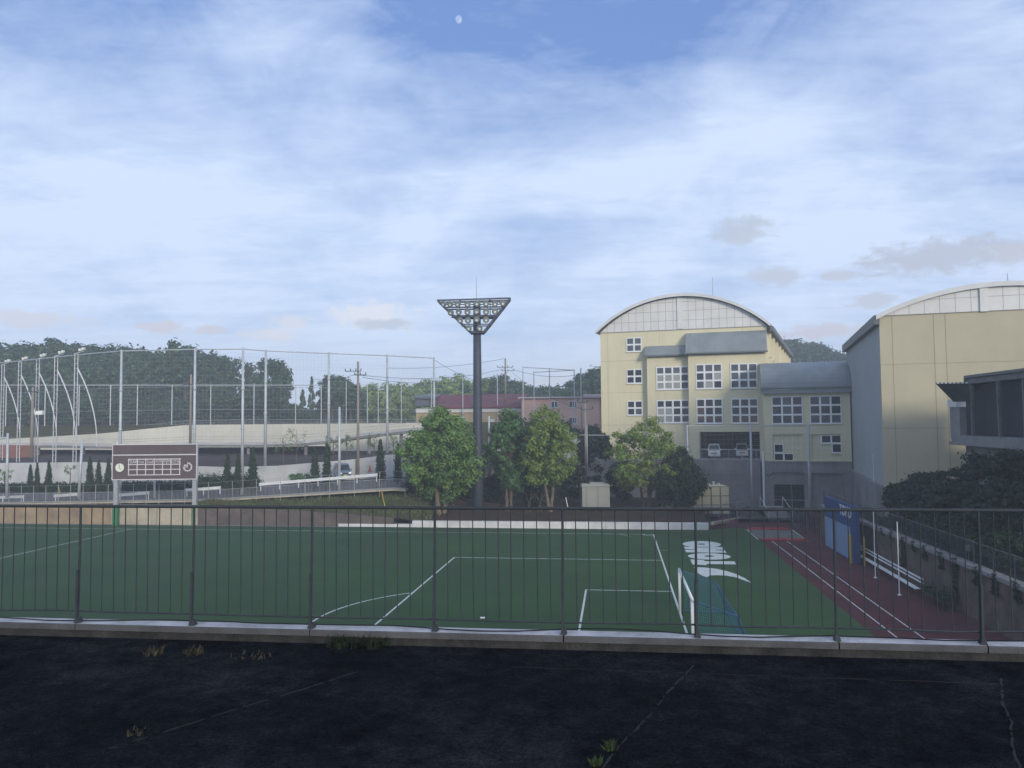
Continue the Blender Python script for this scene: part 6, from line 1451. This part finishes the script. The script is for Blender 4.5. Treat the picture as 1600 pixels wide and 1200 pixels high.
def cypresses():
    protos = []
    for k in range(3):
        rnd = random.Random(200+k); t = thing('cypress', 'narrow dark cypress', 'cypress', (0, 0, 0), 'narrow cypresses along the road'); m = MB(); m.tube((0, 0, -.3), (0, 0, 1.5), .08, .05, 6); m.build('trunk', 'bark_dark', t)
        m = MB()
        for i in range(46):
            z = .25+4.4*i/46; r = .62*(1-(z/4.75)**1.6)**.8*min(1, .55+z) ; a = rnd.uniform(0, 6.3)
            leaves(m, (cos(a)*r*.25, sin(a)*r*.25, z), max(.12, r*.95), 62, .12, .8, 0, .5)
        m.build('crown', 'leaf_conifer', t); protos.append(t)
    spec = [(47, 725, 768, 92), (57.5, 722, 768, 92), (75.5, 719, 768, 92), (140, 712, 768, 92), (153.5, 718, 768, 92), (168.5, 714, 768, 92), (355, 707, 766, 91), (371.5, 706, 766, 91), (395, 697, 766, 91), (492, 697, 762, 91), (511, 692, 762, 91), (594.5, 685, 752, 90.5), (622, 692, 752, 91)]
    used = set()
    ords = ('first', 'second', 'third', 'fourth', 'fifth', 'sixth', 'seventh', 'eighth', 'ninth', 'tenth', 'eleventh', 'twelfth', 'thirteenth')
    wher = ('in the left pair', 'in the left pair, slimmer', 'standing alone at left', 'just left of the scoreboard', 'between two taller ones left of the scoreboard', 'right at the scoreboard edge', 'right of the scoreboard', 'slim, right of the scoreboard', 'tall, beside the tall net pole', 'double, left of the van', 'tall, beside the van', 'tall, by the round tree', 'half hidden by the round tree')
    for i, (px, y0, y1, Y) in enumerate(spec):
        k = i % 3; a = P(px, y0, Y); b = P(px, y1, Y); lab = 'narrow dark cypress behind the footway railing, '+ords[i]+' from the left, '+wher[i]
        lab = 'narrow dark cypress, '+ords[i]+' from the left, '+wher[i]
        s = (a.z-b.z)/4.75; s = (s*(.8 if 'slim' in wher[i] else .92), s*(.85 if 'slim' in wher[i] else .95), s)
        if k not in used: t = protos[k]; used.add(k); t.location = b; t.scale = s; t['label'] = lab; t['_base'] = (0, 0, 0)
        else: dup(protos[k], b, i*1.3, s, lab)
    # clipped hedges along the road
    for i, (pa, pb, y0, y1, lab) in enumerate(((-30, 178, 756, 768, 'long dark clipped hedge along the road left of the scoreboard'), (180, 300, 752, 768, 'dark hedge seen under the scoreboard'), (304, 402, 742, 764, 'dark clipped hedge right of the scoreboard'))):
        m = MB(); Y = 94
        n = int((pb-pa)/3.)
        for k in range(n):
            f = (k+.5)/n; p = P(pa+(pb-pa)*f, y1, Y); zt = P(pa, y0+rng.uniform(-1, 1), Y).z
            leaves(m, (p.x, p.y, (p.z+zt)/2), max(.5, (zt-p.z)*.55), 120, .14, 1., 0, .5)
        tag(m.build('clipped_hedge', 'leaf_bush'), lab, 'hedge')
    # small round shrubs left of the van and young thin trees on the earth bank
    for i, (px, y0, y1, w, lab) in enumerate(((462, 740, 752, 12, 'small round green shrub on the verge left of the tall cypresses'), (479, 741, 753, 8, 'smaller round shrub next to the cypresses'))):
        Y = 95; p = P(px, y1, Y); m = MB()
        for k in range(14): leaves(m, (p.x+rng.gauss(0, sc(w, Y)*.4), p.y+rng.gauss(0, .4), p.z+sc(y1-y0, Y)*rng.uniform(.2, .7)), .4, 70, .12)
        tag(m.build('round_shrub', 'leaf_dark'), lab, 'shrub')
    for i, (px, y0, y1, Y, s, lab) in enumerate(((463, 668, 726, 104, .7, 'thin sparse young tree on the earth bank, left one'), (442, 682, 728, 104, .5, 'very thin young tree on the earth bank beside the net pole'), (520, 684, 716, 106, 1.2, 'small leafy young tree behind the tall cypress'), (541, 682, 714, 106, .8, 'small young tree left of the concrete utility pole'), (584, 680, 712, 107, .6, 'thin young tree right of the concrete utility pole'), (614, 680, 708, 107, .6, 'thin young tree near the round broadleaf tree'), (109, 729, 752, 96, .35, 'wispy sapling against the white wall'), (6, 735, 766, 96, .8, 'wispy bush at the left picture edge'))):
        b = P(px, y1, Y); h = sc(y1-y0, Y); t = thing('young_tree', lab, 'young tree', b, 'young trees on the earth bank'); m = MB(); rnd = random.Random(300+i)
        m.path([b-Vector((0, 0, .3)), b+Vector((.1, 0, h*.5)), b+Vector((0, 0, h*.95))], [.07, .05, .015], 5)
        tips = []
        for k in range(10):
            z = h*rnd.uniform(.3, .85); a = rnd.uniform(0, 6.3); e = b+Vector((cos(a)*h*.28, sin(a)*h*.28, z+h*.18)); m.path([b+Vector((0, 0, z)), e], [.03, .008], 4); tips.append(e)
        m.build('stem', 'bark', t); m = MB()
        for e in tips: leaves(m, e, h*.13, int(34*s), .10)
        m.build('leaf_sprays', 'leaf_mid', t)
cypresses()

def forest():
    protos = {}
    def proto(kind, k):
        key = (kind, k)
        if key in protos: return protos[key], False
        leafm = {'d': 'leaf_forest', 'l': 'leaf_forest_light', 'c': 'leaf_forest', 'b': 'leaf_forest', 'g': 'leaf_forest'}[kind]
        prof = {'d': lambda z: 1-.35*max(0, z)**1.3, 'l': lambda z: 1-.25*max(0, z), 'c': lambda z: .75-.55*z, 'b': lambda z: 1-.3*max(0, z), 'g': lambda z: 1-.3*max(0, z)}[kind]
        t = make_tree('forest_tree', 'x', 'tree', 10., {'d': 3.6, 'l': 4.2, 'c': 2.2, 'b': 3.8, 'g': 3.9}[kind], {'d': 2.6, 'l': 1.6, 'c': 1.2, 'b': .1, 'g': 3.2}[kind], leafm, 'bark', ((0, 0, .2, .1),), 34 if kind == 'g' else 62, 48 if kind == 'g' else 60, .24 if kind == 'g' else .28, .17 if kind == 'g' else .24, tr=.16, seed=400+k*7+ord(kind), prof=prof, gap=.4, limbs=9)
        protos[key] = t; return t, True
    cnt = {'n': 0}
    def put(kind, px, ytop, Y, zb, wscale, label, group):
        k = rng.randrange(4); t, new = proto(kind, k); a = P(px, ytop, Y); h = (a.z-zb)/10.4; s = (h*wscale, h*wscale, h)
        if new: t.location = (a.x, Y, zb); t.scale = s; t.rotation_euler = (0, 0, rng.uniform(0, 6)); t['label'] = label; t['group'] = group; t['_base'] = (0, 0, 0)
        else: dup(t, (a.x, Y, zb), rng.uniform(0, 6), s, label, group)
    prof = [(-70, 528), (0, 532), (30, 520), (70, 521), (110, 522), (150, 526), (190, 528), (212, 536), (235, 532), (265, 524), (300, 528), (325, 538), (350, 546), (380, 554), (410, 551), (432, 552), (445, 575), (452, 600)]
    px_ = [a for a, b in prof]; py_ = [b for a, b in prof]
    L1 = 'tall dark green wood tree behind the pole fences at left'; G1 = 'dark wood behind the baseball ground'
    px = -60
    while px < 440:
        put('g' if px > 225 and rng.random() < .8 else 'd', px, np.interp(px, px_, py_)+rng.uniform(-1, 9), 205+rng.uniform(-6, 8), 10.8, rng.uniform(.85, 1.1), L1, G1); px += rng.uniform(17, 24)
    px = -50
    while px < 436:
        put('g' if px > 260 and rng.random() < .7 else 'd', px, np.interp(px, px_, py_)+rng.uniform(12, 40)+(14 if px > 300 else 0), 188+rng.uniform(-5, 5), 10.8, rng.uniform(.75, 1.05), L1, G1); px += rng.uniform(19, 27)
    px = -40
    while px < 500:
        put('b', px, 612+rng.uniform(-12, 16)+(25 if px > 445 else 0), 174+rng.uniform(-4, 4), 10.8, rng.uniform(1.0, 1.6), 'low shady wood edge tree along the back of the baseball ground', G1); px += rng.uniform(15, 21)
    put('d', 433, 552, 184, 10.8, .7, 'slim dark tree ending the wood at its right side, taller than its neighbours', G1)
    put('c', 267, 522, 186, 10.8, .8, 'pointed dark treetop rising highest over the middle of the left wood', G1)
    put('c', 487, 582, 180, 10.8, .4, 'thin lone conifer standing in the gap right of the dark wood', G1)
    put('c', 473, 604, 182, 10.8, .6, 'short dark conifer beside the thin lone conifer', G1)
    for px, yt, w in ((519, 578, .9), (534, 584, 1.0), (548, 592, 1.0), (512, 612, 1.1), (500, 624, 1.1)): put('d', px, yt, 196+rng.uniform(-4, 4), 10.8, w, 'dark green tree of the clump left of the utility pole', 'dark clump behind the utility pole')
    L2 = 'light green tree of the wood behind the maroon roof'; G2 = 'light green wood behind the maroon roof'
    tp = [(560, 600), (580, 594), (610, 594), (640, 590), (670, 589), (700, 581), (720, 580), (745, 588), (770, 586)]
    px = 556
    while px < 775:
        put('l', px, np.interp(px, [a for a, b in tp], [b for a, b in tp])+rng.uniform(0, 4), 228+rng.uniform(-5, 5), 8.8, rng.uniform(.95, 1.25), L2, G2); px += rng.uniform(13, 18)
    px = 552
    while px < 775:
        put('l' if rng.random() < .75 else 'd', px, np.interp(px, [a for a, b in tp], [b for a, b in tp])+rng.uniform(12, 26), 212+rng.uniform(-4, 4), 8.8, rng.uniform(1.0, 1.4), L2, G2); px += rng.uniform(14, 20)
    L3 = 'dark green tree of the wood between the light wood and the yellow building'; G3 = 'dark wood left of the yellow building'
    tp = [(765, 584), (790, 580), (808, 588), (830, 600), (850, 594), (880, 592), (905, 588), (920, 572), (940, 562), (990, 560)]
    for row, (dy, Y) in enumerate(((0, 222), (14, 208))):
        px = 768
        while px < 985:
            put('d', px, np.interp(px, [a for a, b in tp], [b for a, b in tp])+dy+rng.uniform(0, 5), Y+rng.uniform(-4, 4), 8.8, rng.uniform(1.0, 1.35), L3, G3); px += rng.uniform(14, 19)
    # dark bushes by the pink building
    for i, (px, yt, Y) in enumerate(((884, 648, 125), (925, 655, 122), (938, 668, 120), (905, 665, 124))):
        put('d', px, yt, Y, 1.2, .7, 'dark bushy tree in front of the pink building, '+('left one', 'tallest right one', 'beside the yellow wall', 'low middle one')[i], 'dark trees by the pink building')
    # far wooded hill between the two arched roofs
    m = MB(); hp = [(1180, 545), (1215, 531), (1250, 533), (1280, 538), (1300, 546), (1325, 557), (1370, 575)]
    for k in range(420):
        px = rng.uniform(1170, 1375); yt = np.interp(px, [a for a, b in hp], [b for a, b in hp]); y = yt+3+rng.random()**1.4*70; Y = 300-(y-yt)*.6+rng.uniform(-4, 4); c = P(px, y, Y)
        leaves(m, c, rng.uniform(1.5, 2.6), 40, .62, .8)
    tag(m.build('wooded_hill', 'leaf_hill'), 'dark wooded hill far behind, between the two arched roofs', 'woods', None, 'stuff')
    m = MB()
    pr = [(1120, 560), (1180, 550), (1215, 537), (1250, 539), (1280, 544), (1300, 552), (1325, 563), (1400, 600)]
    q0 = [P(a, b, 306) for a, b in pr]; q1 = [P(a, 680, 262) for a, b in pr]; q2 = [Vector((p.x, 330, -.05)) for p in q0]
    for i in range(len(pr)-1): m.quad(q1[i], q1[i+1], q0[i+1], q0[i]); m.quad(q0[i], q0[i+1], q2[i+1], q2[i])
    structure(m, 'hill', 'ground')
    m = MB(); q = [Vector((x, y+rng.uniform(-3, 3), z)) for x, y, z in []]
    xs = list(range(-260, 61, 10))
    r0 = [Vector((x, 212 if x < -70 else 232, 10.6 if x < -64 else 8.9)) for x in xs]; r1 = [Vector((x, 240+rng.uniform(-3, 3), (21 if x < -75 else 15)+rng.uniform(-1.2, 1.2))) for x in xs]; r2 = [Vector((x, 330, 12)) for x in xs]
    for i in range(len(xs)-1): m.quad(r0[i], r0[i+1], r1[i+1], r1[i]); m.quad(r1[i], r1[i+1], r2[i+1], r2[i])
    structure(m, 'dark_backing_slope', 'wood_shade')  # dark sheet added behind the trunks, standing in for the wood's inner shade
mat('wood_shade', (.030, .042, .024), 1, .35, .4, .1, col2=(.018, .026, .018))
forest()

# ------------------------------------------------------------------ dry grass tufts on the bank
def bank_plants():
    for i, (px, Y, lab) in enumerate(((1080, 81.6, 'dry straw coloured grass clump on the kerb edge before the water tank'), (1050, 81.8, 'dry grass clump on the kerb edge left of the water tank'), (1012, 82, 'low green plant on the soil bank under the spreading tree'))):
        p = P(px, 812, Y); m = MB()
        for k in range(500):
            a = rng.uniform(0, 6.3); r = 1.1*sqrt(rng.random()); b = Vector((p.x+cos(a)*r*1.6, p.y+sin(a)*r*.5, .6)); hh = rng.uniform(.3, .75); x = Vector((.03, 0, 0)); l = Vector((rng.gauss(0, .25), rng.gauss(0, .25), 1))*hh
            m.add([b-x, b+x, b+l], ((0, 1, 2),))
        tag(m.build('grass_clump', 'grass_dry' if i < 2 else 'grass_blade'), lab, 'grass clump')
    m = MB()
    for k in range(2600):
        u = rng.uniform(U620-3, U310+1.5); v = KV-.5+(WV-KV+.3)*rng.random()**.8; f = (KV-.42-v)/(KV-.42-WV+1.2); a = wt(u); b = max(a, zwalk(u)-.45); z = a+(b-a)*max(0, f)**.8
        c = FV(u, v, z-.05); hh = rng.uniform(.15, .5); x = UU*rng.uniform(.05, .14); l = Vector((rng.gauss(0, .2), rng.gauss(0, .2), 1))*hh
        m.add([c-x, c+x, c+l], ((0, 1, 2),))
    tag(m.build('rough_grass', 'grass_bank_blade'), 'rough grass and weeds on the bank below the footway railing', 'grass', None, 'stuff')
mat('grass_bank_blade', (.075, .105, .032), col2=(.06, .055, .03), scale=.3, island=.4, **LEAF)
bank_plants()

# ------------------------------------------------------------------ haze
def haze():
    m = MB(); m.box(-440, 440, -62, 440, -1.2, 42.)
    o = m.build('haze', []); 
    mt = bpy.data.materials.new('haze_air'); mt.use_nodes = True; nt = mt.node_tree; nt.nodes.clear()
    out = nt.nodes.new('ShaderNodeOutputMaterial'); v = nt.nodes.new('ShaderNodeVolumePrincipled'); v.inputs['Color'].default_value = (.84, .92, 1, 1); v.inputs['Density'].default_value = HAZE; v.inputs['Anisotropy'].default_value = .0
    nt.links.new(v.outputs[0], out.inputs['Volume']); o.data.materials.append(mt); tag(o, None, None, None, 'stuff')
HAZE = .0012
if HAZE: haze()
for o in bpy.data.objects:
    if '_base' in o: del o['_base']
